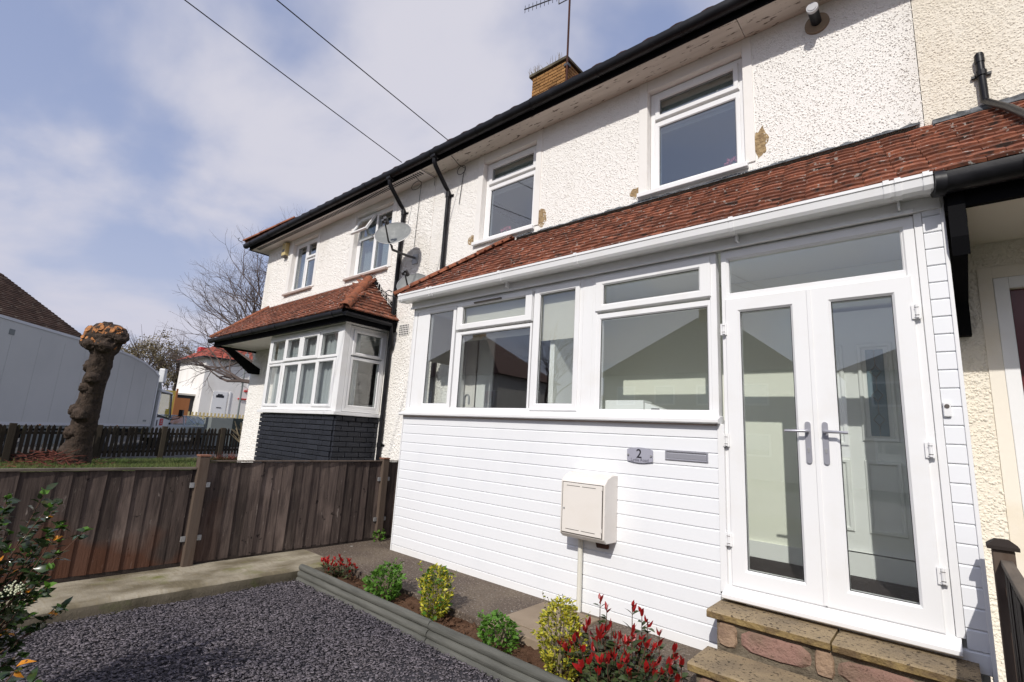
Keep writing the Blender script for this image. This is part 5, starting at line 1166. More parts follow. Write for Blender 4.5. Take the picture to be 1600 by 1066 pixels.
# dark glossy shrub at the left edge
DL = [leaf_mesh(.052, .028, M['darkleaf'], .2, .2), leaf_mesh(.042, .024, M['darkleaf'], .3, .3)]; OL = [leaf_mesh(.036, .020, M['orangeleaf'], .3, .4)]
def dark_shrub():
    t = thing('glossy_evergreen_shrub', 'dark glossy shrub with orange leaves at the left edge of the driveway', 'shrub', (-3.25, .18, -.12)); items = []; st_ = MB()
    base = Vector((-3.30, .15, -.12)); tips = []
    for i in range(90):
        a = rnd.uniform(0, 6.28); r_ = rnd.uniform(.05, .44); tips.append(Vector((base.x + .06 + r_ * math.cos(a), base.y + .06 + r_ * .85 * math.sin(a), rnd.uniform(.22, .98) - r_ * .25)))
    tips += [Vector((-3.02, .47, .83)), Vector((-3.05, .42, .92)), Vector((-2.94, .54, .82)), Vector((-3.1, .40, .97)), Vector((-3.0, .46, .66)), Vector((-3.04, .44, .55)), Vector((-3.02, .48, .72)), Vector((-3.1, .46, .60)), Vector((-3.08, .44, .78)), Vector((-3.0, .42, .48))]
    for tip in tips:
        mid = base.lerp(tip, .5) + Vector((rnd.uniform(-.05, .05), rnd.uniform(-.05, .05), .08)); st_.tube([base, mid, tip], [.007, .004, .0018], 5)
        ax = (tip - mid).normalized()
        for k in range(24):
            f_ = rnd.uniform(.25, 1.05); p = mid.lerp(tip, f_); d = rdir(-.5, .7) + ax * .5
            items.append((rnd.choice(OL) if rnd.random() < .055 else rnd.choice(DL), p, d, rnd.uniform(-1.2, 1.2), rnd.uniform(.6, 1.2)))
        for k in range(4):
            items.append((rnd.choice(GL), tip, ax + rdir(-.3, .6), rnd.uniform(-1, 1), rnd.uniform(.7, 1.2)))
    st_.build('stems', M['stem'], t); place_leaves(t, items, 300)
    bl = MB(); c = Vector((-2.98, .36, .60))
    for k in range(60):
        p = c + rdir(-.4, 1) * rnd.uniform(.01, .04); r_ = .004; bl.add([p + Vector(q) * r_ for q in ((1, 0, 0), (-1, 0, 0), (0, 1, 0), (0, -1, 0), (0, 0, 1), (0, 0, -1))], [(0, 2, 4), (2, 1, 4), (1, 3, 4), (3, 0, 4), (2, 0, 5), (1, 2, 5), (3, 1, 5), (0, 3, 5)])
    bl.build('blossom', M['blossom'], t)
dark_shrub()
def low_shrub():
    t = thing('glossy_evergreen_shrub', 'low glossy branch with one large orange leaf in the bottom left corner', 'shrub', (-2.35, .18, -.12)); items = []; st_ = MB()
    base = Vector((-2.62, .13, -.12)); BLf = leaf_mesh(.075, .036, M['darkleaf'], .25, .25); BO = leaf_mesh(.042, .026, M['orangeleaf'], .4, .6)
    tips = [Vector((-2.55, .36, .44)), Vector((-2.50, .40, .40)), Vector((-2.62, .32, .46)), Vector((-2.7, .24, .42)), Vector((-2.56, .30, .34)), Vector((-2.66, .33, .36)), Vector((-2.75, .2, .50))]
    for tip in tips:
        mid = base.lerp(tip, .5) + Vector((rnd.uniform(-.03, .03), rnd.uniform(-.03, .03), .04)); st_.tube([base, mid, tip], [.006, .004, .002], 5); ax = (tip - mid).normalized()
        for k in range(15): items.append((BLf if rnd.random() < .6 else DL[0], mid.lerp(tip, rnd.uniform(.3, 1.05)), rdir(-.3, .6) + ax * .4, rnd.uniform(-1, 1), rnd.uniform(.6, 1.1)))
    items.append((BO, tips[0] + Vector((0, 0, .01)), Vector((.3, .5, .5)), .3, 1.1)); items.append((BO, tips[0] + Vector((.005, 0, .0)), Vector((.5, .1, -.3)), 1.2, .8))
    st_.build('stems', M['stem'], t); place_leaves(t, items, 120)
low_shrub()

# ---------------- trees
def pollard():
    t = thing('pollarded_tree', 'leaning pollarded tree stump with freshly cut orange knuckled head', 'tree', (-17.05, 2.65, 0))
    pts = [Vector(p) for p in ((-17.12, 2.66, -.25), (-17.08, 2.66, .15), (-16.97, 2.66, .66), (-16.84, 2.64, 1.22), (-16.63, 2.64, 1.79), (-16.48, 2.64, 2.33), (-16.34, 2.63, 2.80), (-16.26, 2.63, 3.05), (-16.2, 2.63, 3.28))]
    rad = [.42, .33, .28, .30, .245, .26, .28, .34, .42]
    b = MB(); na = 26; pr = []; 
    # resample for lumps
    fine = []; fr_ = []
    for i in range(len(pts) - 1):
        for k in range(5): f_ = k / 5; fine.append(pts[i].lerp(pts[i + 1], f_)); fr_.append(rad[i] * (1 - f_) + rad[i + 1] * f_)
    fine.append(pts[-1]); fr_.append(rad[-1]); from mathutils import noise
    for i, (p, r_) in enumerate(zip(fine, fr_)):
        for k in range(na):
            a = 2 * math.pi * k / na; d = Vector((math.cos(a), math.sin(a), 0)); q = Vector((d.x * 2.2, d.y * 2.2, p.z * 1.6)); nz_ = noise.noise(q * 1.3) * .22 + noise.noise(q * 3.1) * .13 + noise.noise(q * 7) * .07
            if p.z < .5: nz_ += .25 * (math.cos(a * 4) * .5) * (.5 - p.z)
            b.v.append(tuple(p + d * r_ * (1 + nz_) * .9))
    for i in range(len(fine) - 1):
        for k in range(na): b.f.append((i * na + k, i * na + (k + 1) % na, (i + 1) * na + (k + 1) % na, (i + 1) * na + k)); b.m.append(0)
    b.f.append(tuple((len(fine) - 1) * na + k for k in range(na))); b.m.append(0)
    b.build('trunk', M['bark'], t, smooth=True, sharp=False)
    for (bx, by, bz, br2) in ((-16.95, 2.50, 1.36, .20), (-16.58, 2.50, 1.95, .16), (-16.60, 2.53, 2.50, .19), (-17.16, 2.56, .30, .26), (-16.68, 2.52, 1.25, .19), (-16.92, 2.47, .80, .18), (-16.36, 2.55, 2.2, .17)):
        ico = bmesh.new(); bmesh.ops.create_icosphere(ico, subdivisions=3, radius=1); c_ = Vector((bx, by, bz))
        for v in ico.verts: v.co = c_ + v.co * br2 * (1 + .35 * noise.noise(v.co * 2.5 + c_) + .2 * noise.noise(v.co * 6))
        MB().add([tuple(v.co) for v in ico.verts], [tuple(v.index for v in f.verts) for f in ico.faces]).build('burr', M['bark'], t, smooth=True, sharp=False); ico.free()
    KC = Vector((-16.22, 2.60, 3.24))
    # knuckled head: lobes of cut wood, left larger
    for (cx, cy, cz, R_, n_) in ((-16.50, 2.35, 3.30, .27, 16), (-16.22, 2.55, 3.36, .28, 14), (-15.92, 2.82, 3.32, .26, 15), (-16.62, 2.20, 3.14, .22, 9), (-15.78, 2.98, 3.26, .20, 9), (-16.35, 2.30, 3.10, .24, 8), (-15.95, 2.60, 3.08, .24, 8)):
        cx, cy, cz = KC.x + (cx - KC.x) * .62, KC.y + (cy - KC.y) * .62, KC.z + (cz - KC.z) * 1.15
        b = MB(); ico = bmesh.new(); bmesh.ops.create_icosphere(ico, subdivisions=3, radius=1)
        for v in ico.verts: nv = v.co; v.co = nv * (1 + .22 * noise.noise(nv * 2 + Vector((cx, cy, cz))) + .14 * noise.noise(nv * 6))
        vs = [(cx + v.co.x * R_, cy + v.co.y * R_, cz + v.co.z * R_ * .92) for v in ico.verts]; fs = [tuple(v.index for v in f.verts) for f in ico.faces]; ico.free()
        b.add(vs, fs); b.build('knuckle', M['bark'], t)
        for k in range(n_):
            d = rdir(-.35, .9); d = (d + Vector((.55, -.75, .1)) * .7).normalized(); p = Vector((cx, cy, cz)) + Vector((d.x * R_, d.y * R_, d.z * R_ * .92)) * .93; r_ = R_ * rnd.uniform(.14, .34)
            MB().tube([p - d * .06, p + d * rnd.uniform(.005, .03)], [r_ * 1.15, r_], 9).build('cut_stub', M['cutwood'], t)
    return t
pollard()
brp = MB()
for k in range(260):
    x, y = -16.9 + rnd.gauss(0, .55), 2.2 + rnd.gauss(0, .45); z = rnd.uniform(-.02, .35) * math.exp(-((x + 16.9) ** 2 + (y - 2.2) ** 2)); d = rdir(-.1, .7) * rnd.uniform(.1, .3)
    brp.tube([(x, y, z), (x + d.x, y + d.y, z + d.z * .7)], [.012, .004], 3)
o = brp.build('brushwood', M['deadred'], kind='stuff'); o['label'] = 'tangle of dry reddish brushwood at the foot of the pollarded tree'; o['category'] = 'brushwood'

def bare_tree(name, label, x, y, z, H_, trunk_r, seed, lean=(0, 0), mat='twig', depth=7, spread=.5, first=.3, dirs=None):
    rr = random.Random(seed); t = thing(name, label, 'tree', (x, y, z)); tk = MB(); cr_ = MB()
    top = Vector((x + lean[0], y + lean[1], z + H_ * first)); tk.tube([(x, y, z - .3), (x, y, z + .3), top], [trunk_r * 1.2, trunk_r, trunk_r * .75], 8); tk.build('trunk', M[mat], t, smooth=True)
    def grow(p, d, L_, r_, dep):
        n_ = 3; pts = [p]; rs_ = [r_]; cur = p.copy(); dd_ = d.copy()
        for i in range(n_):
            dd_ = (dd_ + Vector((rr.gauss(0, .13), rr.gauss(0, .13), rr.gauss(.02, .10)))).normalized(); cur = cur + dd_ * L_ / n_; pts.append(cur.copy()); rs_.append(r_ * (1 - .35 * (i + 1) / n_))
        cr_.tube(pts, rs_, 5 if r_ > .02 else 3, cap=False)
        if dep == 0: return
        kids = 3 if rr.random() < .38 else 2
        for k in range(kids):
            ax = Vector((rr.gauss(0, 1), rr.gauss(0, 1), rr.gauss(0, .7))); ax = (ax - dd_ * ax.dot(dd_)).normalized(); nd = (dd_ + ax * rr.uniform(.35, .85) * (1 if k else .5)).normalized()
            grow(pts[-1] if k < 2 else pts[2], nd, L_ * rr.uniform(.68, .86), r_ * rr.uniform(.52, .68), dep - 1)
    for k, dv in enumerate(dirs or [(rr.gauss(0, spread), rr.gauss(0, spread), 1) for _ in range(4)]):
        grow(top, Vector(dv).normalized(), H_ * .20, trunk_r * .6, depth)
    cr_.build('crown', M[mat], t); return t
bare_tree('bare_tree', 'leafless spreading tree rising behind the end house', -23.6, 10.4, .2, 9.2, .22, 11, first=.30, dirs=[(-.9, -.6, .9), (-.55, -.3, 1), (-.2, -.1, 1.1), (.35, .1, 1.1), (-.9, -.7, .25), (.5, .4, .9), (-1, -.3, .55)])
bare_tree('bare_tree', 'leafless tree showing above the left roof eave', -22.5, 13.0, .2, 11.0, .2, 5, first=.35)
def leafy(name, label, x, y, z, h, r_, n_, mat):
    t = thing(name, label, 'tree', (x, y, z)); MB().tube([(x, y, z - .3), (x + .1, y, z + h * .55)], [.18, .1], 7).build('trunk', M['twig'], t)
    b = MB(); br = MB()
    for k in range(46):
        d = rdir(-.1, 1); q = Vector((x, y, z + h * .6)) + Vector((d.x * r_, d.y * r_, d.z * h * .42)) * rnd.uniform(.6, 1.1); br.tube([(x, y, z + h * .4), Vector((x, y, z + h * .5)).lerp(q, .5), q], [.05, .025, .008], 4, cap=False)
    br.build('branches', M['twig'], t)
    cl2 = [Vector((x, y, z + h * .58)) + Vector((d.x * r_, d.y * r_, d.z * h * .36)) * rnd.uniform(.35, 1) for d in [rdir(-.7, 1) for _ in range(40)]]
    for k in range(n_):
        c = rnd.choice(cl2); p = c + rdir(-1, 1) * rnd.uniform(0, r_ * .30); a = rdir(-1, 1) * .11; c2 = rdir(-1, 1) * .11
        b.add([p, p + a, p + a + c2, p + c2], [(0, 1, 2, 3)])
    b.build('crown', M[mat], t, kind='stuff'); return t
leafy('budding_tree', 'brown green budding tree behind the lorry cab', -57.5, 12.6, 1.2, 9.0, 3.6, 5200, 'bush')
leafy('budding_tree', 'lower budding tree beside the far white house', -58.5, 15.6, 1.3, 8.2, 2.8, 5200, 'bush')
# small stems by the lawn corner
t = thing('bare_shrub', 'pale bare stemmed shrub beside the end house wall', 'shrub', (-17.2, 6.85, .1)); b = MB()
for k in range(9):
    a = rnd.uniform(0, 6.28); b.tube([(-17.2 + .05 * k - .2, 6.85, .08), (-17.2 + math.cos(a) * .15, 6.85 + math.sin(a) * .15, .6), (-17.2 + math.cos(a) * .42, 6.85 + math.sin(a) * .42, rnd.uniform(.9, 1.35))], [.035, .022, .008], 5)
    for q in range(3): b.tube([(-17.2 + math.cos(a) * .15, 6.85 + math.sin(a) * .15, .6 + q * .1), (-17.2 + math.cos(a + q) * .5, 6.85 + math.sin(a + q) * .5, .9 + q * .15)], [.012, .004], 3)
b.build('stems', M['pale_twig'], t)
b = MB()
for k in range(120):
    d = rdir(-.1, 1); p = Vector((-17.9 + rnd.gauss(0, .2), 6.6 + rnd.gauss(0, .2), .05)); b.tube([p, p + d * rnd.uniform(.1, .3)], [.012, .003], 3)
o = b.build('dead_plants', M['deadred'], kind='stuff'); o['label'] = 'low dry reddish plants in front of the picket fence corner'; o['category'] = 'dead plants'

# ================================================================== LORRY
tr = thing('lorry', 'long grey white box lorry parked behind the picket fence', 'lorry', (-20.55, .98, 0), rz=math.atan2(.585, -.81)); WP[tr.name] = Vector((0, 0, 0))
def tb(mb, nm, mt, parent=tr, **k): return mb.build(nm, mt if isinstance(mt, list) else M[mt], parent, loc=(0, 0, 0), **k)
LB = 10.25
side = [(-.9, .78), (LB, .80), (LB, 3.22), (9.6, 3.46), (8.6, 3.68), (7.4, 3.82), (6.0, 3.90), (-.9, 3.92)]
box = tb(MB().prism(side, 0, 2.5, 'y'), 'box_body', 'truck', bevel=.03)
tb(MB().box(-.9, LB, -.012, -.002, .80, .90), 'side_rail', 'truck_white', box); tb(MB().box(-.9, LB, -.008, -.002, .70, .775), 'side_skirt', 'grey_box', box)
tb(MB().prism([(a, b_ + (0.0)) for a, b_ in ((LB - .0, 3.16), (9.6, 3.40), (8.6, 3.62), (7.4, 3.76), (6.0, 3.84), (-.9, 3.86), (-.9, 3.94), (6.0, 3.93), (7.4, 3.85), (8.6, 3.71), (9.6, 3.49), (LB, 3.25))], -.02, -.002, 'y'), 'roof_trim', 'truck_white', box)
tb(MB().box(.2, .42, -.01, -.002, 3.45, 3.62), 'label_plate', 'grey_box', box)
tb(MB().box(LB - .10, LB + .01, -.014, -.002, .9, 3.18), 'front_pillar', 'truck_white', box)
for x in [.35 + 1.23 * k for k in range(8)]: tb(MB().box(x, x + .025, -.006, -.001, .91, 3.30 if x > 8.6 else 3.60), 'panel_joint', 'truck', box)
for x in (.0, 2.4, 4.8, 7.2): tb(MB().box(x, x + .10, -.02, -.009, .80, .84), 'marker_lamp', 'orangeleaf', box)
for x in (9.45, 9.56, 9.67): tb(MB().box(x, x + .07, -.01, -.002, 1.02, 1.10), 'marking', 'grey_box', box)
# cab
LC = LB + .42
tb(MB().box(LB + .01, LC + .10, .15, 2.35, .5, 2.7), 'cab_fairing', 'grey_box')
cabp = [(LC + .10, .25), (LC + 1.75, .25), (LC + 1.85, .9), (LC + 1.80, 1.35), (LC + 1.45, 2.55), (LC + .10, 2.60)]
cb = MB(); cb.box(LC + .1, LC + 1.80, .04, 2.4, .25, 1.22); cb.prism([(LC + .10, 2.50), (LC + 1.44, 2.46), (LC + 1.50, 2.54), (LC + .1, 2.64)], .0, 2.4, 'y'); cb.box(LC + .1, LC + .24, .04, 2.4, 1.22, 2.5)
cb.prism([(LC + 1.40, 2.48), (LC + 1.48, 2.48), (LC + 1.80, 1.22), (LC + 1.70, 1.22)], .02, .09, 'y'); cb.prism([(LC + 1.40, 2.48), (LC + 1.48, 2.48), (LC + 1.80, 1.22), (LC + 1.70, 1.22)], 2.31, 2.38, 'y')
cab = tb(cb, 'cab', 'truck_white', bevel=.02)
tb(MB().box(LC + .26, LC + 1.68, .05, .06, 1.24, 2.45), 'side_window', 'glass', cab)
tb(MB().prism([(LC + .24, 1.24), (LC + 1.70, 1.22), (LC + 1.70, 1.14), (LC + .95, 1.22), (LC + .5, 1.36), (LC + .24, 1.40)], .036, .048, 'y'), 'window_trim', 'black', cab)
tb(MB().prism([(LC + 1.38, 2.46), (LC + 1.46, 2.46), (LC + 1.76, 1.24), (LC + 1.64, 1.24)], .008, .018, 'y').box(LC + .22, LC + 1.46, .008, .018, 2.42, 2.52), 'door_seal', 'black', cab)
dg = tb(MB().box(LC + .62, LC + .98, .028, .038, .86, 1.20), 'door_badge', 'red', cab)
for z in (.94, 1.02, 1.10): tb(MB().box(LC + .70, LC + .90, .024, .0275, z, z + .03), 'badge_mark', 'lightgrey', dg)
tb(MB().box(LC + .28, LC + .36, .028, .038, .82, 1.12), 'door_handle', 'black', cab)
tb(MB().box(LC + 1.72, LC + 1.9, -.02, .3, .70, 1.0), 'lamp_corner', 'black', cab)
df = MB().prism([(LC + .15, 2.66), (LC + .75, 2.66), (LC + .55, 3.0), (LC + .25, 3.35)], .25, 2.2, 'y'); tb(df, 'wind_deflector', 'grey_box', cab); tb(MB().box(LC + .05, LC + .35, -.02, .25, 2.95, 3.65), 'air_collar', 'truck_white', cab, bevel=.04)
tb(MB().tube([(LC + .4, .1, 2.95), (LC + .9, .1, 2.85), (LC + .95, .1, 2.65)], .02, 6), 'rail_bar', 'black', cab)
tb(MB().tube([(LC + 1.75, .05, 1.15), (LC + 2.15, -.25, 1.25), (LC + 2.25, -.28, 1.5)], .02, 6).box(LC + 2.12, LC + 2.32, -.36, -.18, 1.35, 1.7), 'mirror', 'black', cab)
sw_ = MB().tube([(LC + 1.15 + .2 * math.cos(a), .7 + .0, 1.45 + .18 * math.sin(a)) for a in [i * .5236 for i in range(13)]], .018, 6); tb(sw_, 'steering_wheel', 'black', cab)
tb(MB().box(LC + .35, LC + .55, .5, 1.0, 1.2, 2.0), 'seat', 'rubber', cab)
for x in (.9, 7.0, LC + 1.0):
    wh = tb(MB().tube([(x, .08, .22), (x, .40, .22)], .50, 26), 'wheel', 'rubber'); wh.data.polygons.foreach_set('use_smooth', [False] * len(wh.data.polygons))
    tb(MB().tube([(x, .06, .22), (x, .079, .22)], .27, 20), 'rim', 'galv', wh)
tb(MB().box(-.8, LB, .6, 1.9, .35, .77), 'chassis', 'rubber')
tb(MB().box(1.8, 6.2, .02, .06, .18, .62), 'side_guard', 'grey_box')

# ================================================================== FAR THINGS
# silver hatchback behind the fence
def car():
    c = Vector((-31.6, 9.2, 0)); gz0 = gz(c.x, c.y)
    t = thing('silver_car', 'silver hatchback parked beyond the picket fence near the lorry cab', 'car', (c.x, c.y, gz0), rz=R(100)); WP[t.name] = Vector((0, 0, 0))
    body = [(-2.0, .35), (2.0, .35), (2.05, .65), (1.95, .85), (1.1, .98), (-1.85, 1.02), (-2.05, .8)]
    bd = MB().prism(body, -.85, .85, 'y').build('body', M['silver'], t, loc=(0, 0, 0), bevel=.06)
    cab_ = MB(); 
    lo = [(-1.85, -.80), (1.1, -.80), (1.1, .80), (-1.85, .80)]; hi = [(-1.35, -.62), (.35, -.62), (.35, .62), (-1.35, .62)]
    cab_.add([(x, y, 1.0) for x, y in lo] + [(x, y, 1.46) for x, y in hi], [(0, 1, 5, 4), (1, 2, 6, 5), (2, 3, 7, 6), (3, 0, 4, 7), (4, 5, 6, 7)]); cab_.build('windows', M['glass_dark'], t, loc=(0, 0, 0))
    MB().box(-1.4, .4, -.64, .64, 1.455, 1.50).build('roof', M['silver'], t, loc=(0, 0, 0), bevel=.02)
    pil = MB()
    for (a, b_) in zip(lo, hi): pil.tube([(a[0], a[1], .99), (b_[0], b_[1], 1.46)], .04, 6)
    for s in (-1, 1): pil.tube([(-.4, s * .8, .99), (-.4, s * .63, 1.46)], .04, 6)
    pil.build('pillars', M['silver'], t, loc=(0, 0, 0))
    for s in (-1, 1):
        MB().box(-2.08, -1.9, s * .55 - .22, s * .55 + .22, .78, .95).build('tail_light', M['red'], t, loc=(0, 0, 0), bevel=.02)
        MB().box(1.93, 2.06, s * .6 - .16, s * .6 + .16, .62, .78).build('headlight', M['lightgrey'], t, loc=(0, 0, 0))
        for x in (-1.3, 1.3):
            wh = MB().tube([(x, s * .70, .32), (x, s * .88, .32)], .32, 20).build('wheel', M['rubber'], t, loc=(0, 0, 0)); MB().tube([(x, s * .881, .32), (x, s * .89, .32)], .2, 14).build('rim', M['galv'], wh, loc=(0, 0, 0))
car()
cz = gz(-30.2, 10.9)
sc_ = thing('street_cabinet', 'dark green street cabinet with a grey end beside the silver car', 'cabinet', (-29.9, 10.7, cz))
MB().box(-30.6, -29.6, 10.95, 11.5, cz, 1.42).build('cabinet_body', M['green_dark'], sc_, bevel=.02); MB().box(-30.6, -29.6, 9.85, 10.94, cz, 1.40).build('grey_end', M['grey_box'], sc_, bevel=.02)
# brown roofed house behind the lorry
br_ = thing('brown_roofed_house', 'house with a dark brown tiled roof behind the lorry', 'house', (-33, 0, 0))
E1 = Vector((-34.1, 4.75, 5.1)); al_ = Vector((.61, -.79, 0)); aw = Vector((-.79, -.61, 0))
def bh(a, w_, z): p = E1 + al_ * a + aw * w_; return (p.x, p.y, z)
b = MB(); b.add([bh(.3, .4, -.5), bh(14, .4, -.5), bh(14, 8, -.5), bh(.3, 8, -.5), bh(.3, .4, 5.15), bh(14, .4, 5.15), bh(14, 8, 5.15), bh(.3, 8, 5.15)], [(0, 1, 5, 4), (1, 2, 6, 5), (2, 3, 7, 6), (3, 0, 4, 7)]); b.build('walls', M['opp'], br_)
rt = MB(); nrow = 26
A0, A1, R0, R1 = Vector(bh(0, 0, 5.1)), Vector(bh(14.4, 0, 5.1)), Vector(bh(1.2, 4.4, 8.2)), Vector(bh(13, 4.4, 8.2))
for r_ in range(nrow):
    f0, f1 = r_ / nrow, (r_ + 1) / nrow; p0, p1 = A0.lerp(R0, f0), A1.lerp(R1, f0); q0, q1 = A0.lerp(R0, f1), A1.lerp(R1, f1); nt_ = int((p1 - p0).length / .19)
    for i in range(nt_):
        a, c = i / nt_, (i + .97) / nt_; up_ = Vector((0, 0, .03 + rnd.uniform(0, .012)))
        rt.add([p0.lerp(p1, a) + up_, p0.lerp(p1, c) + up_, q0.lerp(q1, c), q0.lerp(q1, a), p0.lerp(p1, a) - up_ * .2, p0.lerp(p1, c) - up_ * .2], [(0, 1, 2, 3), (4, 5, 1, 0)])
rt.build('roof_tiles', M['brown_tile'], br_, kind='stuff')
b = MB(); B0, B1 = Vector(bh(0, 8.8, 5.1)), Vector(bh(14.4, 8.8, 5.1)); b.add([A0, A1, R1, R0, B0, B1], [(0, 1, 2, 3), (4, 3, 2, 5), (0, 3, 4), (1, 5, 2), (0, 4, 5, 1)]); b.build('roof', M['opp_roof'], br_)
b = MB(); b.add([bh(0, -.08, 5.0), bh(14.4, -.08, 5.0), bh(14.4, .05, 5.0), bh(0, .05, 5.0), bh(0, -.08, 5.14), bh(14.4, -.08, 5.14), bh(14.4, .05, 5.14), bh(0, .05, 5.14)], [(0, 1, 5, 4), (0, 3, 2, 1), (4, 5, 6, 7), (0, 4, 7, 3)]); b.build('gutter', M['black'], br_)

# far white house with red roof
fh = thing('far_white_house', 'far white house with red tiled hip roof and white front door', 'house', (-45, 13.9, 1.2))
FX1, FX0, FY0, FY1, FE = -45.0, -51.6, 13.9, 23.5, 6.25
wall_r = MB().box(FX0, FX1, FY0, FY1, .9, FE).build('walls', M['dash'], fh)
ov_ = .35; b = MB(); rA = [(FX0 - ov_, FY0 - ov_, FE), (FX1 + ov_, FY0 - ov_, FE), (FX1 + ov_, FY1 + ov_, FE), (FX0 - ov_, FY1 + ov_, FE)]; rz_ = FE + 2.55; ra, rb2 = ((FX0 + FX1) / 2, FY0 + 3.2, rz_), ((FX0 + FX1) / 2, FY1 - 3.2, rz_)
b.add(rA + [ra, rb2], [(0, 3, 2, 1)]); b.build('eaves', M['opp_roof'], fh)
def far_tiles(p0, p1, q0, q1, nrow):
    b = MB(); p0, p1, q0, q1 = map(Vector, (p0, p1, q0, q1))
    for r_ in range(nrow):
        f0, f1 = r_ / nrow, (r_ + 1) / nrow; a0, a1, c0, c1 = p0.lerp(q0, f0), p1.lerp(q1, f0), p0.lerp(q0, f1), p1.lerp(q1, f1); nt_ = max(1, int((a1 - a0).length / .33)); up_ = Vector((0, 0, .05))
        for i in range(nt_): a, c = i / nt_, (i + .96) / nt_; b.add([a0.lerp(a1, a) + up_, a0.lerp(a1, c) + up_, c0.lerp(c1, c), c0.lerp(c1, a), a0.lerp(a1, a), a0.lerp(a1, c)], [(0, 1, 2, 3), (4, 5, 1, 0)])
    return b
far_tiles(rA[0], rA[1], ra, ra, 12).build('roof_tiles', M['redroof'], fh, kind='stuff'); far_tiles(rA[1], rA[2], ra, rb2, 12).build('roof_tiles', M['redroof'], fh, kind='stuff')
b = MB(); b.add(rA + [ra, rb2], [(2, 3, 5), (3, 0, 4, 5)]); b.build('roof', M['redroof'], fh)
MB().box(FX0 - ov_, FX1 + ov_, FY0 - ov_ - .09, FY0 - ov_, FE - .12, FE + .02).box(FX1 + ov_, FX1 + ov_ + .09, FY0 - ov_ - .09, FY1, FE - .12, FE + .02).build('gutter', M['black'], fh)
# openings on the +x face
def fw(y0, y1, z0, z1, nlight, nm='window'):
    w_ = MB().box(FX1 - .05, FX1 + .05, y0, y1, z0, z1).build(nm, M['upvc'], fh)
    for i in range(nlight):
        a = y0 + .08 + i * (y1 - y0 - .16) / nlight; c = a + (y1 - y0 - .16) / nlight - .08; MB().box(FX1 + .051, FX1 + .06, a, c, z0 + .1, z1 - .1).build('pane', M['glass_dark'], w_)
    return w_
fw(17.3, 18.9, 4.0, 5.45, 2); MB().box(FX1 - .0, FX1 + .16, 17.1, 19.1, 3.72, 3.86).build('window_sill', M['red'], fh)
fd = MB().box(FX1 + .002, FX1 + .05, 14.75, 15.85, 1.4, 3.55).build('front_door', M['upvc'], fh)
MB().box(FX1 + .052, FX1 + .06, 15.0, 15.6, 3.05, 3.25).box(FX1 + .052, FX1 + .06, 15.12, 15.48, 3.251, 3.34).build('fan_light', M['print'], fd); MB().box(FX1 + .052, FX1 + .07, 15.15, 15.5, 2.2, 2.27).build('letter_plate', M['print'], fd)
MB().box(FX1, FX1 + .06, 15.0 + 1.0, 15.0 + 1.1, 1.4, 3.6).build('door_surround', M['upvc'], fh)
MB().box(FX1, FX1 + .12, 16.7, 17.9, 3.05, 3.15).build('red_ledge', M['red'], fh)
bw_ = MB().box(FX1, FX1 + .7, 18.6, 21.6, 1.2, 2.3).build('bay_base', M['red'], fh); MB().box(FX1, FX1 + .68, 18.65, 21.55, 2.31, 3.9).build('bay_window', M['upvc'], fh)
bwo = [o for o in fh.children if o.name.startswith('bay_window')][0]
for i in range(3): MB().box(FX1 + .681, FX1 + .69, 18.8 + i * .92, 19.6 + i * .92, 2.45, 3.75).build('pane', M['glass_dark'], bwo)
for i in range(1): MB().box(FX1 + .1, FX1 + .55, 18.64, 18.649, 2.45, 3.75).build('pane', M['glass_dark'], bwo)
MB().box(FX1, FX1 + .85, 18.5, 21.7, 3.91, 4.1).build('bay_roof', M['opp_roof'], fh)
MB().box(-47.2, -46.9, 13.8, 14.1, 1.0, 1.1)
chf = MB().box(-68.8, -67.6, 20.0, 21.2, 7.2, 9.8)
fr_h = thing('far_rear_house', 'distant house with a red chimney showing above the budding trees', 'house', (-68, 22, 1)); chf.build('chimney', M['red'], fr_h); MB().box(-72, -64, 19, 26, .8, 6.0).build('walls', M['opp'], fr_h)
b = MB(); b.add([(-72.4, 18.6, 6), (-63.6, 18.6, 6), (-63.6, 26.4, 6), (-72.4, 26.4, 6), (-68, 22, 8.8)], [(0, 1, 4), (1, 2, 4), (2, 3, 4), (3, 0, 4), (0, 3, 2, 1)]); b.build('roof', M['opp_roof'], fr_h)
# garage opening and boards at the foot of the far house
gg = thing('car_port', 'dark open car port against the far white house', 'car port', (-48, 13, 1)); MB().box(-51.0, -46.4, 12.6, 13.88, 1.1, 3.05).build('opening', M['print'], gg); MB().box(-51.2, -46.2, 12.4, 13.89, 3.06, 3.2).build('flat_roof', M['opp'], gg)
ob = thing('timber_screen', 'orange brown timber screen between the lorry cab and the far house', 'screen', (-39.6, 11, .3)); pmn = MB().box(-.14, .14, -.02, .02, 0, 2.3).mesh('board', M['orange_board'])
for k in range(4): inst(pmn, 'board', ob, (-39.6, 10.62 + k * .285, .3), (0, 0, R(90)))
yb = thing('ochre_panel', 'ochre yellow hoarding seen through the lorry cab window', 'hoarding', (-37, 10.3, 0))
MB().box(-38.6, -38.5, 8.0, 10.45, .3, 3.0).build('panel', M['yellow_board'], yb)
for y in (8.0, 9.2, 10.4): MB().box(-38.5, -38.4, y, y + .1, .2, 3.15).build('batten', M['orange_board'], yb)
lw_ = thing('low_garden_wall', 'low pale picket wall in front of the far house', 'fence', (-43, 12, 1)); pw = MB().box(-.03, .03, -.06, .06, 0, .75).mesh('picket', M['alarm_y'])
for k in range(30): inst(pw, 'picket', lw_, (-42.9, 11.6 + k * .26, 1.0), None)
MB().box(-42.98, -42.93, 11.5, 19.4, 1.4, 1.5).build('rail', M['alarm_y'], lw_)
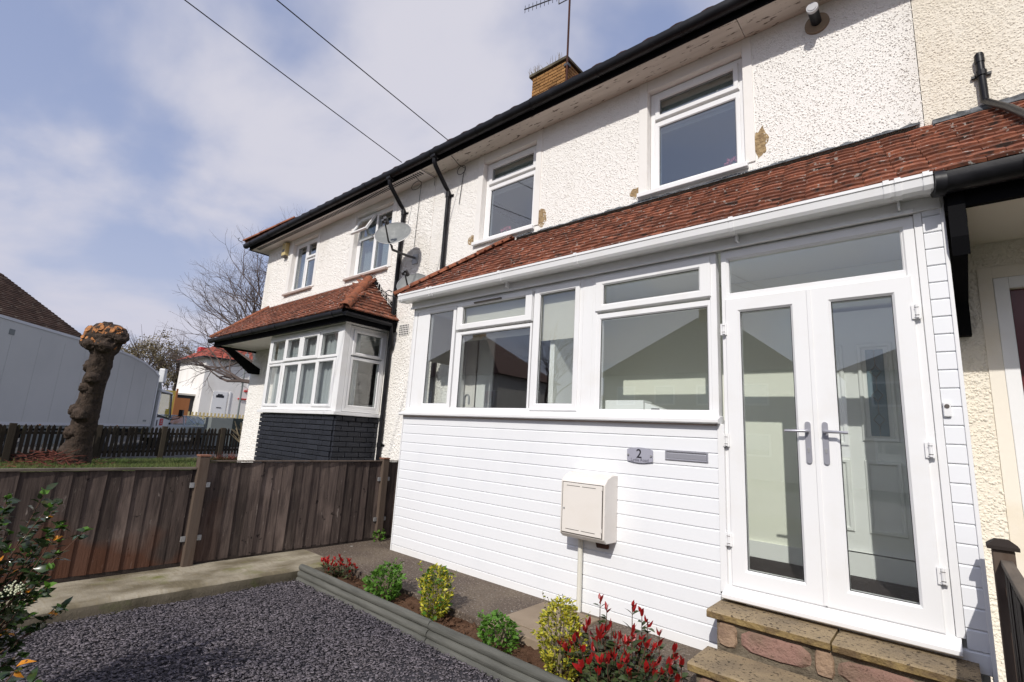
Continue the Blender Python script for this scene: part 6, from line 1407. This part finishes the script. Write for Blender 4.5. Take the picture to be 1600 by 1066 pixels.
# slim pole in front of the far house
pp = thing('street_pole', 'thin grey pole in front of the far white house', 'pole', (-34.2, 12.85, 0)); MB().tube([(-34.2, 12.85, -.1), (-34.2, 12.85, 5.75)], [.07, .045], 8).build('pole', M['grey_box'], pp); MB().box(-34.28, -34.12, 12.75, 12.95, 5.3, 5.6).build('head', M['lightgrey'], pp)

# ---------------- overhead wires and their pole, houses over the road (seen in the glass)
tp_ = thing('telegraph_pole', 'wooden telegraph pole across the front garden carrying the overhead wires', 'pole', (-3.6, -11.8, 0))
MB().tube([(-3.6, -11.8, -.4), (-3.6, -11.8, 6.9)], [.14, .10], 10).build('post', M['bark'], tp_); MB().box(-4.0, -3.2, -11.86, -11.74, 6.5, 6.6).build('crossarm', M['bark'], tp_)
def wire(label, a, b_, sag):
    a, b_ = Vector(a), Vector(b_); pts = [a.lerp(b_, i / 24) - Vector((0, 0, sag * 4 * (i / 24) * (1 - i / 24))) for i in range(25)]
    o = MB().tube(pts, .0065, 5).build('overhead_wire', M['wire']); o['label'] = label; o['category'] = 'wire'; o['group'] = 'overhead wires'
wire('left overhead wire meeting the gutter at the end house downpipe', (-6.24, 4.2, 5.55), (-3.68, -11.8, 6.5), .10); wire('right overhead wire meeting the gutter above the middle downpipe', (-5.11, 4.2, 5.50), (-3.50, -11.8, 6.5), .10)
b = MB().tube([(-58, 9.6, 9.1), (-48, 12.6, 8.0)], .02, 4); 
def far_house(label, x0, x1, y0, y1, e, apex, ridge=None):
    t = thing('opposite_house', label, 'house', ((x0 + x1) / 2, y1, 0)); MB().box(x0, x1, y0, y1, -.3, e).build('walls', M['opp'], t)
    r0, r1 = ridge or ((x0 + x1) / 2 - .8, (x0 + x1) / 2 + .8); ym = (y0 + y1) / 2; A = [(x0 - .4, y0 - .4, e), (x1 + .4, y0 - .4, e), (x1 + .4, y1 + .4, e), (x0 - .4, y1 + .4, e), (r0, ym, apex), (r1, ym, apex)]
    b = MB(); b.add(A, [(0, 1, 5, 4), (1, 2, 5), (2, 3, 4, 5), (3, 0, 4), (0, 3, 2, 1)]); b.build('roof', M['opp_roof'], t)
    x = x0 + 1
    while x < x1 - 1.5:
        for z in (1.0, 3.7):
            wf = MB().box(x, x + 1.3, y1 + .001, y1 + .05, z, z + 1.2).build('window', M['upvc'], t); MB().box(x + .1, x + 1.2, y1 + .051, y1 + .06, z + .1, z + 1.1).build('pane', M['glass_dark'], wf)
        x += 2.6
    MB().box((r0 + r1) / 2 - .5, (r0 + r1) / 2 + .5, ym - .4, ym + .4, apex - .6, apex + 1.0).build('chimney', M['brick'], t)
    return t
far_house('pale hip roofed house across the road reflected in the porch window', -17.0, -5.6, -29, -21.6, 5.6, 9.9)
far_house('pale house across the road reflected in the kitchen window', -40, -27, -30, -22, 6.2, 10.6)
far_house('low house set back across the road between its two neighbours', -26.5, -17.8, -38, -32, 4.4, 6.2)
far_house('pale house across the road behind the right hand fence', -3.5, 9, -30, -22, 5.4, 8.5)
bare_tree('bare_tree', 'leafless street tree across the road reflected in the kitchen window', -23.5, -24, -.2, 11, .16, 21, depth=5, first=.25, spread=.25)
